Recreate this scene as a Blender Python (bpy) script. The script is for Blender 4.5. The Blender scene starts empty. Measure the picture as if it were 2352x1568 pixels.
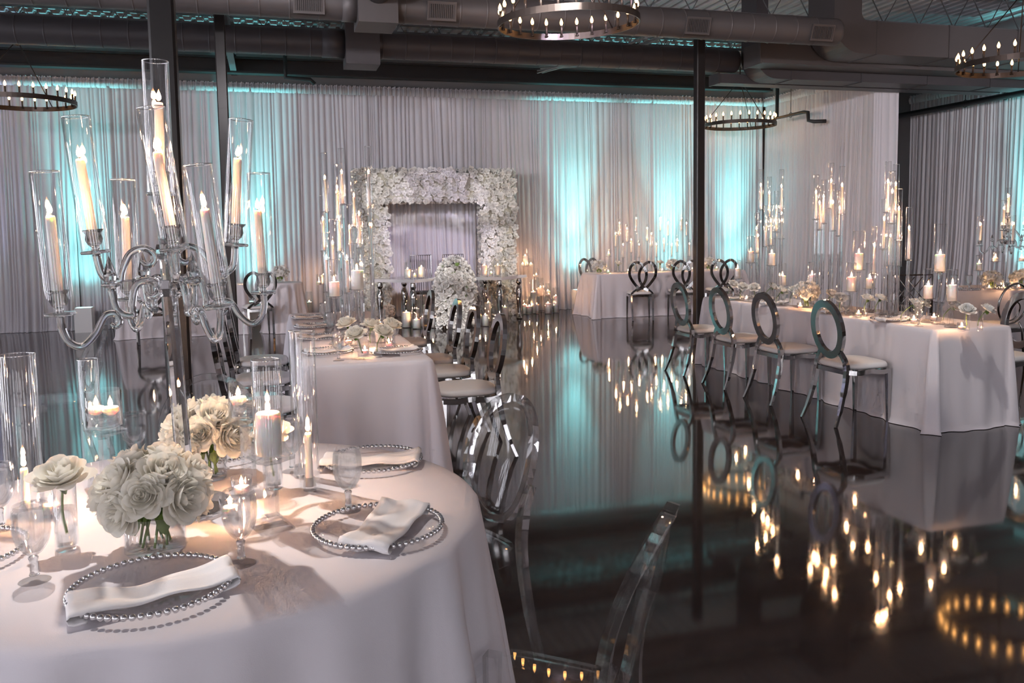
import bpy, bmesh, math, random
from math import sin, cos, pi, sqrt, atan2, radians
from mathutils import Vector, Matrix, Euler

rnd = random.Random(7)
S = bpy.context.scene
COL = S.collection

# ------------------------------------------------------------------ camera
FPX, CX, CY, CAMH = 1950.0, 1176.0, 700.0, 1.54
YAW, PITCH, ROLL = radians(15.922), radians(5.0116), 0.0155
_fw = Vector((sin(YAW) * cos(PITCH), cos(YAW) * cos(PITCH), -sin(PITCH)))
_r0 = Vector((cos(YAW), -sin(YAW), 0.0))
_u0 = _r0.cross(_fw)
_r = _r0 * cos(ROLL) - _u0 * sin(ROLL)
_u = _r0 * sin(ROLL) + _u0 * cos(ROLL)
CAM = Vector((0, 0, CAMH))
cd = bpy.data.cameras.new('camera')
cam = bpy.data.objects.new('camera', cd)
COL.objects.link(cam)
cam.matrix_world = Matrix(((_r.x, _u.x, -_fw.x, 0), (_r.y, _u.y, -_fw.y, 0), (_r.z, _u.z, -_fw.z, CAMH), (0, 0, 0, 1)))
cd.sensor_width = 36.0
cd.lens = FPX / 2352 * 36
cd.shift_y = -(784 - CY) / 2352
cd.clip_start = 0.05
S.camera = cam

# ------------------------------------------------------------------ world, exposure, render quality
w = bpy.data.worlds.new('world')
S.world = w
w.use_nodes = True
w.node_tree.nodes['Background'].inputs[0].default_value = (0.62, 0.70, 0.80, 1)
w.node_tree.nodes['Background'].inputs[1].default_value = 0.6
vs = S.view_settings
vs.view_transform = 'Standard'
vs.look = 'None'
vs.exposure = 0.60
vs.gamma = 1.0
vs.use_curve_mapping = False
cy = S.cycles
cy.max_bounces = 10
cy.use_adaptive_sampling = True
cy.adaptive_threshold = 0.10
cy.adaptive_min_samples = 12
cy.diffuse_bounces = 3
cy.glossy_bounces = 4
cy.transmission_bounces = 9
cy.transparent_max_bounces = 40
cy.caustics_reflective = False
cy.caustics_refractive = True
cy.sample_clamp_indirect = 2.5
cy.sample_clamp_direct = 0.0
cy.blur_glossy = 0.6


def light(name, kind, loc, energy, color, target=None, **kw):
    l = bpy.data.lights.new(name, kind)
    l.energy = energy
    l.color = color
    for k, v in kw.items():
        setattr(l, k, v)
    o = bpy.data.objects.new(name, l)
    COL.objects.link(o)
    o.location = loc
    if target is not None:
        d = Vector(target) - Vector(loc)
        o.rotation_euler = d.to_track_quat('-Z', 'Y').to_euler()
    return o


# daylight entering through the tall windows in the wall behind the camera and in the left wall
WIN_FRONT = [(-5.6, 1.1), (-2.6, 1.1), (0.4, 1.1), (3.4, 1.1), (6.4, 1.1), (9.4, 1.1)]
WIN_Y, WIN_Z0, WIN_Z1 = -4.5, 0.5, 3.9
for i, (wx, ww) in enumerate(WIN_FRONT):
    light('daylight_%d' % i, 'AREA', (wx, WIN_Y - 0.12, (WIN_Z0 + WIN_Z1) / 2), 30, (0.96, 0.93, 1.0),
          target=(wx, 10, (WIN_Z0 + WIN_Z1) / 2), shape='RECTANGLE', size=ww - 0.1, size_y=WIN_Z1 - WIN_Z0 - 0.1)
WIN_LEFT = [(-2.2, 1.2), (0.6, 1.2), (3.4, 1.2), (6.2, 1.2), (9.0, 1.2)]
for i, (wy, ww) in enumerate(WIN_LEFT):
    light('daylight_left_%d' % i, 'AREA', (-8.12, wy, 2.3), 78, (0.91, 0.90, 1.0),
          target=(5, wy, 2.3), shape='RECTANGLE', size=ww - 0.1, size_y=2.9)


# ------------------------------------------------------------------ pixel helpers: a pixel of the photo to a point on a real plane
def _ray(px, py):
    return _fw + _r * ((px - CX) / FPX) - _u * ((py - CY) / FPX)


def at(px, py, z=0.0):
    d = _ray(px, py)
    return CAM + d * ((z - CAMH) / d.z)


def proj(p):
    v = Vector(p) - CAM
    dz = v.dot(_fw)
    return CX + FPX * v.dot(_r) / dz, CY - FPX * v.dot(_u) / dz


def on_x(px, x, z):          # y of the point with this x and z seen in column px
    lo, hi = 0.6, 18.0
    s = 1 if proj((x, lo, z))[0] > proj((x, hi, z))[0] else -1
    for _ in range(50):
        m = (lo + hi) / 2
        if (proj((x, m, z))[0] - px) * s > 0:
            lo = m
        else:
            hi = m
    return m


def on_y(px, y, z):
    lo, hi = -12.0, 25.0
    for _ in range(50):
        m = (lo + hi) / 2
        if proj((m, y, z))[0] < px:
            lo = m
        else:
            hi = m
    return m


def z_of(x, y, py):
    lo, hi = -1.0, 7.0
    for _ in range(50):
        m = (lo + hi) / 2
        if proj((x, y, m))[1] > py:
            lo = m
        else:
            hi = m
    return m


# ------------------------------------------------------------------ materials
MATS = {}


def nt(name):
    m = bpy.data.materials.new(name)
    m.use_nodes = True
    MATS[name] = m
    return m, m.node_tree, m.node_tree.nodes['Principled BSDF']


def pbr(name, col, rough=0.5, metal=0.0, noise=None, bump=None, **kw):
    m, t, b = nt(name)
    b.inputs['Base Color'].default_value = (*col, 1)
    b.inputs['Roughness'].default_value = rough
    b.inputs['Metallic'].default_value = metal
    for k, v in kw.items():
        b.inputs[k.replace('_', ' ')].default_value = v
    tc = None
    if noise or bump:
        tc = t.nodes.new('ShaderNodeTexCoord')
    if noise:
        sc, amt = noise
        n = t.nodes.new('ShaderNodeTexNoise')
        n.inputs['Scale'].default_value = sc
        n.inputs['Detail'].default_value = 4
        t.links.new(tc.outputs['Object'], n.inputs['Vector'])
        r = t.nodes.new('ShaderNodeMixRGB')
        r.inputs[1].default_value = (*[c * (1 - amt) for c in col], 1)
        r.inputs[2].default_value = (*[min(1, c * (1 + amt)) for c in col], 1)
        t.links.new(n.outputs[0], r.inputs[0])
        t.links.new(r.outputs[0], b.inputs['Base Color'])
    if bump:
        sc, st = bump
        n = t.nodes.new('ShaderNodeTexNoise')
        n.inputs['Scale'].default_value = sc
        t.links.new(tc.outputs['Object'], n.inputs['Vector'])
        bm_ = t.nodes.new('ShaderNodeBump')
        bm_.inputs['Strength'].default_value = st
        bm_.inputs['Distance'].default_value = 0.01
        t.links.new(n.outputs[0], bm_.inputs['Height'])
        t.links.new(bm_.outputs[0], b.inputs['Normal'])
    return m


def emit(name, col, strength):
    m, t, b = nt(name)
    b.inputs['Base Color'].default_value = (*col, 1)
    b.inputs['Emission Color'].default_value = (*col, 1)
    b.inputs['Emission Strength'].default_value = strength
    return m


def thin_glass(name, tint=(1, 1, 1), ior=1.5, rough=0.0, gain=1.0):
    """thin-walled clear glass: passes light straight through, reflects by Fresnel"""
    m = bpy.data.materials.new(name)
    m.use_nodes = True
    MATS[name] = m
    t = m.node_tree
    t.nodes.clear()
    out = t.nodes.new('ShaderNodeOutputMaterial')
    tr = t.nodes.new('ShaderNodeBsdfTransparent')
    tr.inputs[0].default_value = (*tint, 1)
    gl = t.nodes.new('ShaderNodeBsdfGlossy')
    gl.inputs['Roughness'].default_value = rough
    gl.inputs['Color'].default_value = (1, 1, 1, 1)
    fr = t.nodes.new('ShaderNodeLayerWeight')
    fr.inputs['Blend'].default_value = 0.5
    p = t.nodes.new('ShaderNodeMath'); p.operation = 'POWER'
    t.links.new(fr.outputs['Facing'], p.inputs[0]); p.inputs[1].default_value = 3.2
    mul = t.nodes.new('ShaderNodeMath'); mul.operation = 'MULTIPLY_ADD'; mul.use_clamp = True
    t.links.new(p.outputs[0], mul.inputs[0]); mul.inputs[1].default_value = 0.70 * gain; mul.inputs[2].default_value = 0.04 * gain
    mx = t.nodes.new('ShaderNodeMixShader')
    t.links.new(mul.outputs[0], mx.inputs[0])
    t.links.new(tr.outputs[0], mx.inputs[1])
    t.links.new(gl.outputs[0], mx.inputs[2])
    t.links.new(mx.outputs[0], out.inputs[0])
    return m


def solid_glass(name, tint=(1, 1, 1), ior=1.5, rough=0.0):
    m, t, b = nt(name)
    b.inputs['Base Color'].default_value = (*tint, 1)
    b.inputs['Transmission Weight'].default_value = 1.0
    b.inputs['Roughness'].default_value = rough
    b.inputs['IOR'].default_value = ior
    return m


pbr('drape', (0.645, 0.635, 0.68), 0.85, noise=(1.2, 0.03), Sheen_Weight=0.15)
pbr('linen', (0.80, 0.752, 0.785), 0.8, noise=(2.0, 0.02), bump=(400, 0.05))
pbr('napkin', (0.86, 0.83, 0.83), 0.75, bump=(500, 0.06))
pbr('chrome', (0.50, 0.485, 0.475), 0.07, 1.0)
pbr('silver', (0.80, 0.78, 0.78), 0.12, 1.0)
pbr('seat_vinyl', (0.82, 0.79, 0.78), 0.42, bump=(60, 0.04))
pbr('bronze', (0.055, 0.042, 0.036), 0.38, 0.6)
pbr('black_steel', (0.014, 0.012, 0.012), 0.30, 0.0, noise=(3, 0.2))
pbr('black_pipe', (0.02, 0.02, 0.022), 0.5)
pbr('duct_paint', (0.085, 0.078, 0.080), 0.5, 0.2, noise=(1.5, 0.12))
pbr('duct_dark', (0.062, 0.058, 0.064), 0.5, 0.2, noise=(1.5, 0.12))
pbr('vent_dark', (0.012, 0.011, 0.012), 0.6)
pbr('deck', (0.50, 0.50, 0.54), 0.45, 0.1)
pbr('joist', (0.12, 0.12, 0.13), 0.5, 0.3)
pbr('beam', (0.03, 0.028, 0.03), 0.5)
pbr('wall_paint', (0.30, 0.295, 0.305), 0.85)
pbr('wall_light', (0.62, 0.60, 0.61), 0.8)
pbr('white_plastic', (0.80, 0.80, 0.80), 0.45)
pbr('wax', (0.97, 0.93, 0.89), 0.45, Subsurface_Weight=0.35, Subsurface_Scale=0.02)
MATS['wax'].node_tree.nodes['Principled BSDF'].inputs['Subsurface Radius'].default_value = (1.0, 0.55, 0.35)
pbr('wick', (0.03, 0.02, 0.02), 0.9)
def petal_mat(name, col, col2, k=.30):
    m = bpy.data.materials.new(name); m.use_nodes = True; MATS[name] = m
    t = m.node_tree; t.nodes.clear()
    out = t.nodes.new('ShaderNodeOutputMaterial')
    tc = t.nodes.new('ShaderNodeTexCoord'); n = t.nodes.new('ShaderNodeTexNoise'); n.inputs['Scale'].default_value = 2.2
    t.links.new(tc.outputs['Object'], n.inputs['Vector'])
    mc = t.nodes.new('ShaderNodeMixRGB'); mc.inputs[1].default_value = (*col, 1); mc.inputs[2].default_value = (*col2, 1)
    t.links.new(n.outputs[0], mc.inputs[0])
    d = t.nodes.new('ShaderNodeBsdfDiffuse'); tl = t.nodes.new('ShaderNodeBsdfTranslucent')
    t.links.new(mc.outputs[0], d.inputs[0]); t.links.new(mc.outputs[0], tl.inputs[0])
    mx = t.nodes.new('ShaderNodeMixShader'); mx.inputs[0].default_value = k
    t.links.new(d.outputs[0], mx.inputs[1]); t.links.new(tl.outputs[0], mx.inputs[2])
    t.links.new(mx.outputs[0], out.inputs[0])


petal_mat('petal', (0.97, 0.94, 0.87), (0.96, 0.91, 0.80))
petal_mat('petal_far', (0.93, 0.92, 0.89), (0.88, 0.86, 0.82), .10)
petal_mat('petal_blush', (0.96, 0.87, 0.82), (0.94, 0.82, 0.72))
pbr('leaf', (0.16, 0.26, 0.05), 0.5, noise=(14, 0.3))
pbr('foam', (0.50, 0.48, 0.40), 0.9)
pbr('mirror', (0.82, 0.83, 0.87), 0.10, 0.35)
pbr('cable', (0.30, 0.31, 0.32), 0.5)
# candle flame: hot white-yellow body, dim orange tip and foot
m = bpy.data.materials.new('flame'); m.use_nodes = True; MATS['flame'] = m
t = m.node_tree; t.nodes.clear()
out = t.nodes.new('ShaderNodeOutputMaterial'); em = t.nodes.new('ShaderNodeEmission')
tc = t.nodes.new('ShaderNodeTexCoord'); sp = t.nodes.new('ShaderNodeSeparateXYZ')
t.links.new(tc.outputs['Generated'], sp.inputs[0])
cr = t.nodes.new('ShaderNodeValToRGB')
e = cr.color_ramp.elements
e[0].position = 0.0; e[0].color = (1.0, .30, .06, 1)
e[1].position = 1.0; e[1].color = (1.0, .28, .05, 1)
e2 = e.new(.25); e2.color = (1.0, .56, .29, 1)
e3 = e.new(.6); e3.color = (1.0, .50, .22, 1)
t.links.new(sp.outputs[2], cr.inputs[0])
c2 = t.nodes.new('ShaderNodeValToRGB')
e = c2.color_ramp.elements
e[0].position = 0.0; e[0].color = (.03, .03, .03, 1)
e[1].position = 1.0; e[1].color = (.004, .004, .004, 1)
q = e.new(.2); q.color = (1, 1, 1, 1)
q = e.new(.55); q.color = (.8, .8, .8, 1)
q = e.new(.72); q.color = (.03, .03, .03, 1)
t.links.new(sp.outputs[2], c2.inputs[0])
mu = t.nodes.new('ShaderNodeMath'); mu.operation = 'MULTIPLY'; mu.inputs[1].default_value = 820
t.links.new(c2.outputs[0], mu.inputs[0])
t.links.new(cr.outputs[0], em.inputs[0]); t.links.new(mu.outputs[0], em.inputs[1])
t.links.new(em.outputs[0], out.inputs[0])
emit('bulb_glow', (1.0, 0.46, 0.13), 14)
emit('led_lens', (0.40, 1.0, 0.95), 12)
thin_glass('glass', gain=1.3)
thin_glass('glass_base', gain=.3)
thin_glass('acrylic_sheet', gain=.36, tint=(.985, .99, .995))
thin_glass('glass_rim', gain=1.0)
MATS['glass_rim'].node_tree.nodes['Math.001'].inputs[2].default_value = .5
thin_glass('plate_glass', tint=(0.998, 0.995, 0.995), gain=.32)


def clear_mix(name, tint, ior, k):
    m = solid_glass(name, tint, ior)
    t = m.node_tree
    b = t.nodes['Principled BSDF']
    out = [n for n in t.nodes if n.type == 'OUTPUT_MATERIAL'][0]
    tr = t.nodes.new('ShaderNodeBsdfTransparent')
    mx = t.nodes.new('ShaderNodeMixShader')
    mx.inputs[0].default_value = k
    t.links.new(tr.outputs[0], mx.inputs[1])
    t.links.new(b.outputs[0], mx.inputs[2])
    t.links.new(mx.outputs[0], out.inputs[0])
    return m


clear_mix('crystal', (1.0, 1.0, 1.0), 1.5, .32)
clear_mix('glass_foot', (1.0, 1.0, 1.0), 1.48, .30)
clear_mix('crystal_stem', (1.0, 1.0, 1.0), 1.5, .7)
clear_mix('crystal_arm', (1.0, 1.0, 1.0), 1.52, .93)
clear_mix('glass_near', (1.0, 1.0, 1.0), 1.5, .45)
clear_mix('acrylic', (0.995, 1.0, 1.0), 1.46, .42)
clear_mix('water', (0.99, 0.99, 1.0), 1.33, .5)

# floor: dark stained polished concrete
m, t, b = nt('concrete')
tc = t.nodes.new('ShaderNodeTexCoord')
n1 = t.nodes.new('ShaderNodeTexNoise'); n1.inputs['Scale'].default_value = 0.55; n1.inputs['Detail'].default_value = 8
n1.inputs['Roughness'].default_value = 0.62
t.links.new(tc.outputs['Object'], n1.inputs['Vector'])
cr = t.nodes.new('ShaderNodeValToRGB')
cr.color_ramp.elements[0].position = 0.30; cr.color_ramp.elements[0].color = (0.036, 0.028, 0.026, 1)
cr.color_ramp.elements[1].position = 0.72; cr.color_ramp.elements[1].color = (0.088, 0.071, 0.066, 1)
t.links.new(n1.outputs[0], cr.inputs[0])
t.links.new(cr.outputs[0], b.inputs['Base Color'])
n2 = t.nodes.new('ShaderNodeTexNoise'); n2.inputs['Scale'].default_value = 3.0; n2.inputs['Detail'].default_value = 5
t.links.new(tc.outputs['Object'], n2.inputs['Vector'])
mr = t.nodes.new('ShaderNodeMapRange')
mr.inputs['To Min'].default_value = 0.03; mr.inputs['To Max'].default_value = 0.085
t.links.new(n2.outputs[0], mr.inputs[0])
t.links.new(mr.outputs[0], b.inputs['Roughness'])
b.inputs['IOR'].default_value = 1.75
bp = t.nodes.new('ShaderNodeBump'); bp.inputs['Strength'].default_value = 0.02; bp.inputs['Distance'].default_value = 0.02
n3 = t.nodes.new('ShaderNodeTexNoise'); n3.inputs['Scale'].default_value = 1.3; n3.inputs['Detail'].default_value = 2
t.links.new(tc.outputs['Object'], n3.inputs['Vector'])
t.links.new(n3.outputs[0], bp.inputs['Height'])
t.links.new(bp.outputs[0], b.inputs['Normal'])


# ------------------------------------------------------------------ mesh kit
class MB:
    def __init__(s):
        s.v = []; s.f = []; s.sm = []

    def add(s, verts, faces, smooth=False):
        o = len(s.v)
        s.v += [tuple(p) for p in verts]
        s.f += [tuple(i + o for i in q) for q in faces]
        s.sm += [smooth] * len(faces)
        return s

    def box(s, x0, x1, y0, y1, z0, z1):
        v = [(x, y, z) for z in (z0, z1) for y in (y0, y1) for x in (x0, x1)]
        return s.add(v, [(0, 2, 3, 1), (4, 5, 7, 6), (0, 1, 5, 4), (2, 6, 7, 3), (0, 4, 6, 2), (1, 3, 7, 5)])

    def lathe(s, prof, n=24, cap0=True, cap1=True, c=(0, 0, 0), smooth=True, a0=0.0):
        k = len(prof)
        v = []
        for i in range(n):
            a = a0 + 2 * pi * i / n
            for r, z in prof:
                v.append((c[0] + r * cos(a), c[1] + r * sin(a), c[2] + z))
        f = []
        for i in range(n):
            j = (i + 1) % n
            for q in range(k - 1):
                f.append((i * k + q, j * k + q, j * k + q + 1, i * k + q + 1))
        if cap0 and prof[0][0] > 1e-6:
            f.append(tuple(i * k for i in range(n))[::-1])
        if cap1 and prof[-1][0] > 1e-6:
            f.append(tuple(i * k + k - 1 for i in range(n)))
        return s.add(v, f, smooth)

    def tube(s, path, rad, n=8, cap=True, smooth=True, closed=False):
        P = [Vector(p) for p in path]
        R = rad if isinstance(rad, (list, tuple)) else [rad] * len(P)
        k = len(P)
        T = []
        for i in range(k):
            a = P[(i - 1) % k] if (closed or i > 0) else P[0]
            b_ = P[(i + 1) % k] if (closed or i < k - 1) else P[-1]
            T.append((b_ - a).normalized())
        nrm = T[0].orthogonal().normalized()
        v = []
        for i in range(k):
            nrm = (nrm - T[i] * nrm.dot(T[i]))
            nrm = nrm.normalized() if nrm.length > 1e-6 else T[i].orthogonal().normalized()
            bi = T[i].cross(nrm)
            for j in range(n):
                a = 2 * pi * j / n
                v.append(P[i] + (nrm * cos(a) + bi * sin(a)) * R[i])
        f = []
        for i in range(k if closed else k - 1):
            i2 = (i + 1) % k
            for j in range(n):
                j2 = (j + 1) % n
                f.append((i * n + j, i * n + j2, i2 * n + j2, i2 * n + j))
        if cap and not closed:
            f.append(tuple(range(n))[::-1])
            f.append(tuple((k - 1) * n + j for j in range(n)))
        return s.add(v, f, smooth)

    def bar(s, path, wid, dep, side=(1, 0, 0), closed=False, smooth=False):
        """rectangular section swept along a path; wid along 'side', dep across"""
        P = [Vector(p) for p in path]
        k = len(P)
        W = wid if isinstance(wid, (list, tuple)) else [wid] * k
        D = dep if isinstance(dep, (list, tuple)) else [dep] * k
        v = []
        for i in range(k):
            a = P[(i - 1) % k] if (closed or i > 0) else P[0]
            b_ = P[(i + 1) % k] if (closed or i < k - 1) else P[-1]
            tg = (b_ - a).normalized()
            sd = Vector(side)
            sd = (sd - tg * sd.dot(tg)).normalized()
            up = tg.cross(sd)
            for a_, b2 in ((-1, -1), (1, -1), (1, 1), (-1, 1)):
                v.append(P[i] + sd * (a_ * W[i] / 2) + up * (b2 * D[i] / 2))
        f = []
        for i in range(k if closed else k - 1):
            i2 = (i + 1) % k
            for j in range(4):
                j2 = (j + 1) % 4
                f.append((i * 4 + j, i * 4 + j2, i2 * 4 + j2, i2 * 4 + j))
        if not closed:
            f.append((3, 2, 1, 0))
            f.append(tuple((k - 1) * 4 + j for j in range(4)))
        return s.add(v, f, smooth)

    def grid(s, fn, nu, nv, wrap=False, smooth=True):
        v = [fn(i / (nu if wrap else nu - 1), j / (nv - 1)) for i in range(nu) for j in range(nv)]
        f = []
        for i in range(nu if wrap else nu - 1):
            i2 = (i + 1) % nu
            for j in range(nv - 1):
                f.append((i * nv + j, i2 * nv + j, i2 * nv + j + 1, i * nv + j + 1))
        return s.add(v, f, smooth)

    def xf(s, M):
        s.v = [tuple(M @ Vector(p)) for p in s.v]
        return s

    def join(s, o, M=None):
        vv = [tuple(M @ Vector(p)) for p in o.v] if M is not None else o.v
        off = len(s.v)
        s.v += vv
        s.f += [tuple(i + off for i in q) for q in o.f]
        s.sm += o.sm
        return s

    def mesh(s, name):
        me = bpy.data.meshes.new(name)
        me.from_pydata(s.v, [], s.f)
        me.polygons.foreach_set('use_smooth', s.sm)
        bm_ = bmesh.new()
        bm_.from_mesh(me)
        bmesh.ops.recalc_face_normals(bm_, faces=bm_.faces)
        bm_.to_mesh(me)
        bm_.free()
        me.update()
        return me


CACHE = {}


def cached(key, fn):
    if key not in CACHE:
        CACHE[key] = fn().mesh(str(key if isinstance(key, str) else key[0]))
    return CACHE[key]


def obj(name, mesh, mat, parent=None, loc=(0, 0, 0), rot=(0, 0, 0), scale=(1, 1, 1)):
    if isinstance(mesh, MB):
        mesh = mesh.mesh(name)
    if mat and not mesh.materials:
        mesh.materials.append(MATS[mat])
    o = bpy.data.objects.new(name, mesh)
    COL.objects.link(o)
    o.location = loc
    o.rotation_euler = rot
    o.scale = scale if not isinstance(scale, (int, float)) else (scale,) * 3
    if mat and mesh.materials[0] != MATS[mat]:
        o.material_slots[0].link = 'OBJECT'
        o.material_slots[0].material = MATS[mat]
    if parent:
        o.parent = parent
    return o


def tag(o, label, cat, group=None, kind=None):
    o['label'] = label
    o['category'] = cat
    if group:
        o['group'] = group
    if kind:
        o['kind'] = kind
    return o


def thing(name, label, cat, loc=(0, 0, 0), rz=0.0, group=None, rot=None):
    o = bpy.data.objects.new(name, None)
    o.empty_display_size = 0.1
    COL.objects.link(o)
    o.location = loc
    o.rotation_euler = rot if rot else (0, 0, rz)
    return tag(o, label, cat, group)


def struct(name, mb, mat, label=None):
    o = obj(name, mb, mat)
    o['kind'] = 'structure'
    if label:
        o['label'] = label
    return o


ORD = ['', 'first', 'second', 'third', 'fourth', 'fifth', 'sixth', 'seventh', 'eighth', 'ninth', 'tenth', 'eleventh',
       'twelfth', 'thirteenth', 'fourteenth', 'fifteenth', 'sixteenth', 'seventeenth', 'eighteenth', 'nineteenth', 'twentieth']


def nth_tallest(i):
    return 'tallest' if i == 1 else ORD[i] + ' tallest'


def bez(pts, n=24):
    """Catmull-Rom through pts"""
    P = [Vector(p) for p in pts]
    out = []
    k = len(P)
    seg = k - 1
    per = max(2, n // seg)
    for i in range(seg):
        p0 = P[max(0, i - 1)]; p1 = P[i]; p2 = P[i + 1]; p3 = P[min(k - 1, i + 2)]
        for j in range(per):
            t_ = j / per
            out.append(0.5 * ((2 * p1) + (-p0 + p2) * t_ + (2 * p0 - 5 * p1 + 4 * p2 - p3) * t_ ** 2 + (-p0 + 3 * p1 - 3 * p2 + p3) * t_ ** 3))
    out.append(P[-1])
    return out


# ================================================================== ROOM SHELL
RX0, RX1, RY0, RY1, DECK = -8.0, 12.95, -4.5, 15.75, 5.15
struct('floor', MB().box(RX0 - .3, RX1 + .3, RY0 - .3, RY1 + .3, -0.12, 0.0), 'concrete')
# wall behind the drapes
struct('wall_back', MB().box(RX0, RX1, RY1, RY1 + .2, 0, DECK + .15), 'wall_paint')
struct('wall_right', MB().box(RX1, RX1 + .2, RY0, RY1 + .2, 0, DECK + .15), 'wall_paint')


def wall_with_windows(name, wins, axis, const, thick, lo, hi, z0, z1, ztop):
    mb = MB()

    def seg(a, b_, za, zb):
        if axis == 'x':
            mb.box(a, b_, min(const, const + thick), max(const, const + thick), za, zb)
        else:
            mb.box(min(const, const + thick), max(const, const + thick), a, b_, za, zb)
    cur = lo
    for c, ww in wins:
        seg(cur, c - ww / 2, 0, ztop)
        seg(c - ww / 2, c + ww / 2, 0, z0)
        seg(c - ww / 2, c + ww / 2, z1, ztop)
        cur = c + ww / 2
    seg(cur, hi, 0, ztop)
    return struct(name, mb, 'wall_light')


wall_with_windows('wall_front', WIN_FRONT, 'x', RY0, -.2, RX0 - .2, RX1 + .2, WIN_Z0, WIN_Z1, DECK + .15)
wall_with_windows('wall_left', WIN_LEFT, 'y', RX0, -.2, RY0, RY1 + .2, 0.8, 3.8, DECK + .15)
k = 0
for wx, ww in WIN_FRONT:
    k += 1
    mb = MB()
    for t_ in range(4):
        xx = wx - ww / 2 + ww * t_ / 3
        mb.box(xx - .03, xx + .03, RY0 - .1, RY0 - .04, WIN_Z0, WIN_Z1)
    for zz in (WIN_Z0, 1.9, 3.0, WIN_Z1):
        mb.box(wx - ww / 2, wx + ww / 2, RY0 - .1, RY0 - .04, zz - .03, zz + .03)
    struct('window_%d' % k, mb, 'black_steel')
for wy, ww in WIN_LEFT:
    k += 1
    mb = MB()
    for t_ in range(4):
        yy = wy - ww / 2 + ww * t_ / 3
        mb.box(RX0 - .1, RX0 - .04, yy - .03, yy + .03, 0.8, 3.8)
    for zz in (0.8, 2.3, 3.8):
        mb.box(RX0 - .1, RX0 - .04, wy - ww / 2, wy + ww / 2, zz - .03, zz + .03)
    struct('window_%d' % k, mb, 'black_steel')

# corrugated steel deck
mb = MB()
prof = []
x = RX0 - .2
while x < RX1 + .2:
    prof += [(x, 0), (x + .09, 0), (x + .11, .045), (x + .17, .045), (x + .19, 0)]
    x += .2
vv = [(px_, y_, DECK + pz) for y_ in (RY0 - .2, RY1 + .2) for px_, pz in prof]
kk = len(prof)
mb.add(vv, [(i, i + 1, kk + i + 1, kk + i) for i in range(kk - 1)])
mb.box(RX0 - .2, RX1 + .2, RY0 - .2, RY1 + .2, DECK + .05, DECK + .1)
struct('ceiling', mb, 'deck')


# open-web joists running along x
def joist(y, z0, z1, label, x0=RX0, x1=RX1, ph=0.0):
    t_ = thing('roof_joist', label, 'joist', (0, y, z0), group='open web roof joists')
    h = z1 - z0
    obj('bottom_chord', MB().box(x0, x1, -.05, -.01, 0, .045).box(x0, x1, .01, .05, 0, .045), 'joist', t_)
    obj('top_chord', MB().box(x0, x1, -.05, -.01, h - .045, h).box(x0, x1, .01, .05, h - .045, h), 'joist', t_)
    path = []
    n = int((x1 - x0) / .32)
    for i in range(n + 1):
        path.append((x0 + (x1 - x0) * i / n, 0, .02 if i % 2 else h - .02))
    obj('web_rod', MB().tube(path, .012, 5, smooth=False), 'joist', t_)


JN = ['steel open web joist nearest the camera', 'steel open web joist second from the camera', 'steel open web joist above the nearest chandeliers',
      'steel open web joist in front of the vented duct', 'steel open web joist between the two round ducts', 'steel open web joist behind the far round duct',
      'steel open web joist close to the back drape']
for i, jy in enumerate((1.6, 3.8, 6.0, 8.9, 11.1, 13.3, 14.9)):
    joist(jy, 4.55, 5.12, JN[i])
tag(obj('steel_beam', MB().box(RX0, 9.9, 15.38, 15.42, 4.27, 4.52).box(RX0, 9.9, 15.30, 15.50, 4.50, 4.53).box(RX0, 9.9, 15.30, 15.50, 4.26, 4.29), 'beam'),
    'dark steel beam running above the back drape', 'beam')
tag(obj('steel_girder', MB().box(-.50, -.40, RY0, RY1, 4.56, 4.59).box(-.46, -.44, RY0, RY1, 4.3, 4.57).box(-.50, -.40, RY0, RY1, 4.29, 4.32), 'joist'),
    'grey steel girder resting on the two left columns', 'beam')


# columns
def column(x, y, label, w=.13):
    t_ = thing('steel_column', label, 'column', (x, y, 0))
    h = w / 2
    obj('shaft', cached(('shaft', w), lambda: MB().add(
        [(sx * a, sy * b_, z) for z in (0.012, 4.29) for sx, sy, a, b_ in
         ((-1, -1, h - .012, h), (1, -1, h - .012, h), (1, -1, h, h - .012), (1, 1, h, h - .012), (1, 1, h - .012, h), (-1, 1, h - .012, h), (-1, 1, h, h - .012), (-1, -1, h, h - .012))],
        [(i, (i + 1) % 8, 8 + (i + 1) % 8, 8 + i) for i in range(8)])), 'black_steel', t_)
    obj('base_plate', cached('column_base', lambda: MB().box(-.13, .13, -.13, .13, 0, .012)), 'black_steel', t_)


column(-.46, 4.6, 'nearest black steel column behind the crystal candelabra', .122)
column(-.46, 11.0, 'thin black steel column left, behind the chrome chairs', .125)
column(on_y(1605, 11.0, 1.5), 11.0, 'black steel column beyond the far end of the right long table', .125)

# ------------------------------------------------------------------ ducts
def ringed_duct(name, label, y, zc, r, x0, x1, mat, step=.32):
    t_ = thing(name, label, 'duct', (x0, y, zc))
    L = x1 - x0
    prof = [(0, 0)]
    M = Matrix.Rotation(pi / 2, 4, 'Y')
    pr_ = [(r * .90, 0.0), (r * .985, .02), (r, .05)]
    z = .3
    while z < L - .2:
        pr_ += [(r, z - .03), (r, z - .003), (r, z), (r + .006, z + .006), (r + .006, z + .012), (r, z + .018), (r, z + .021), (r, z + .05)]
        z += step
    pr_ += [(r, L - .07), (r, L - .05), (r * .985, L - .02), (r * .90, L)]
    obj('shell', MB().lathe(pr_, 28).xf(M), mat, t_)
    return t_


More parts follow.
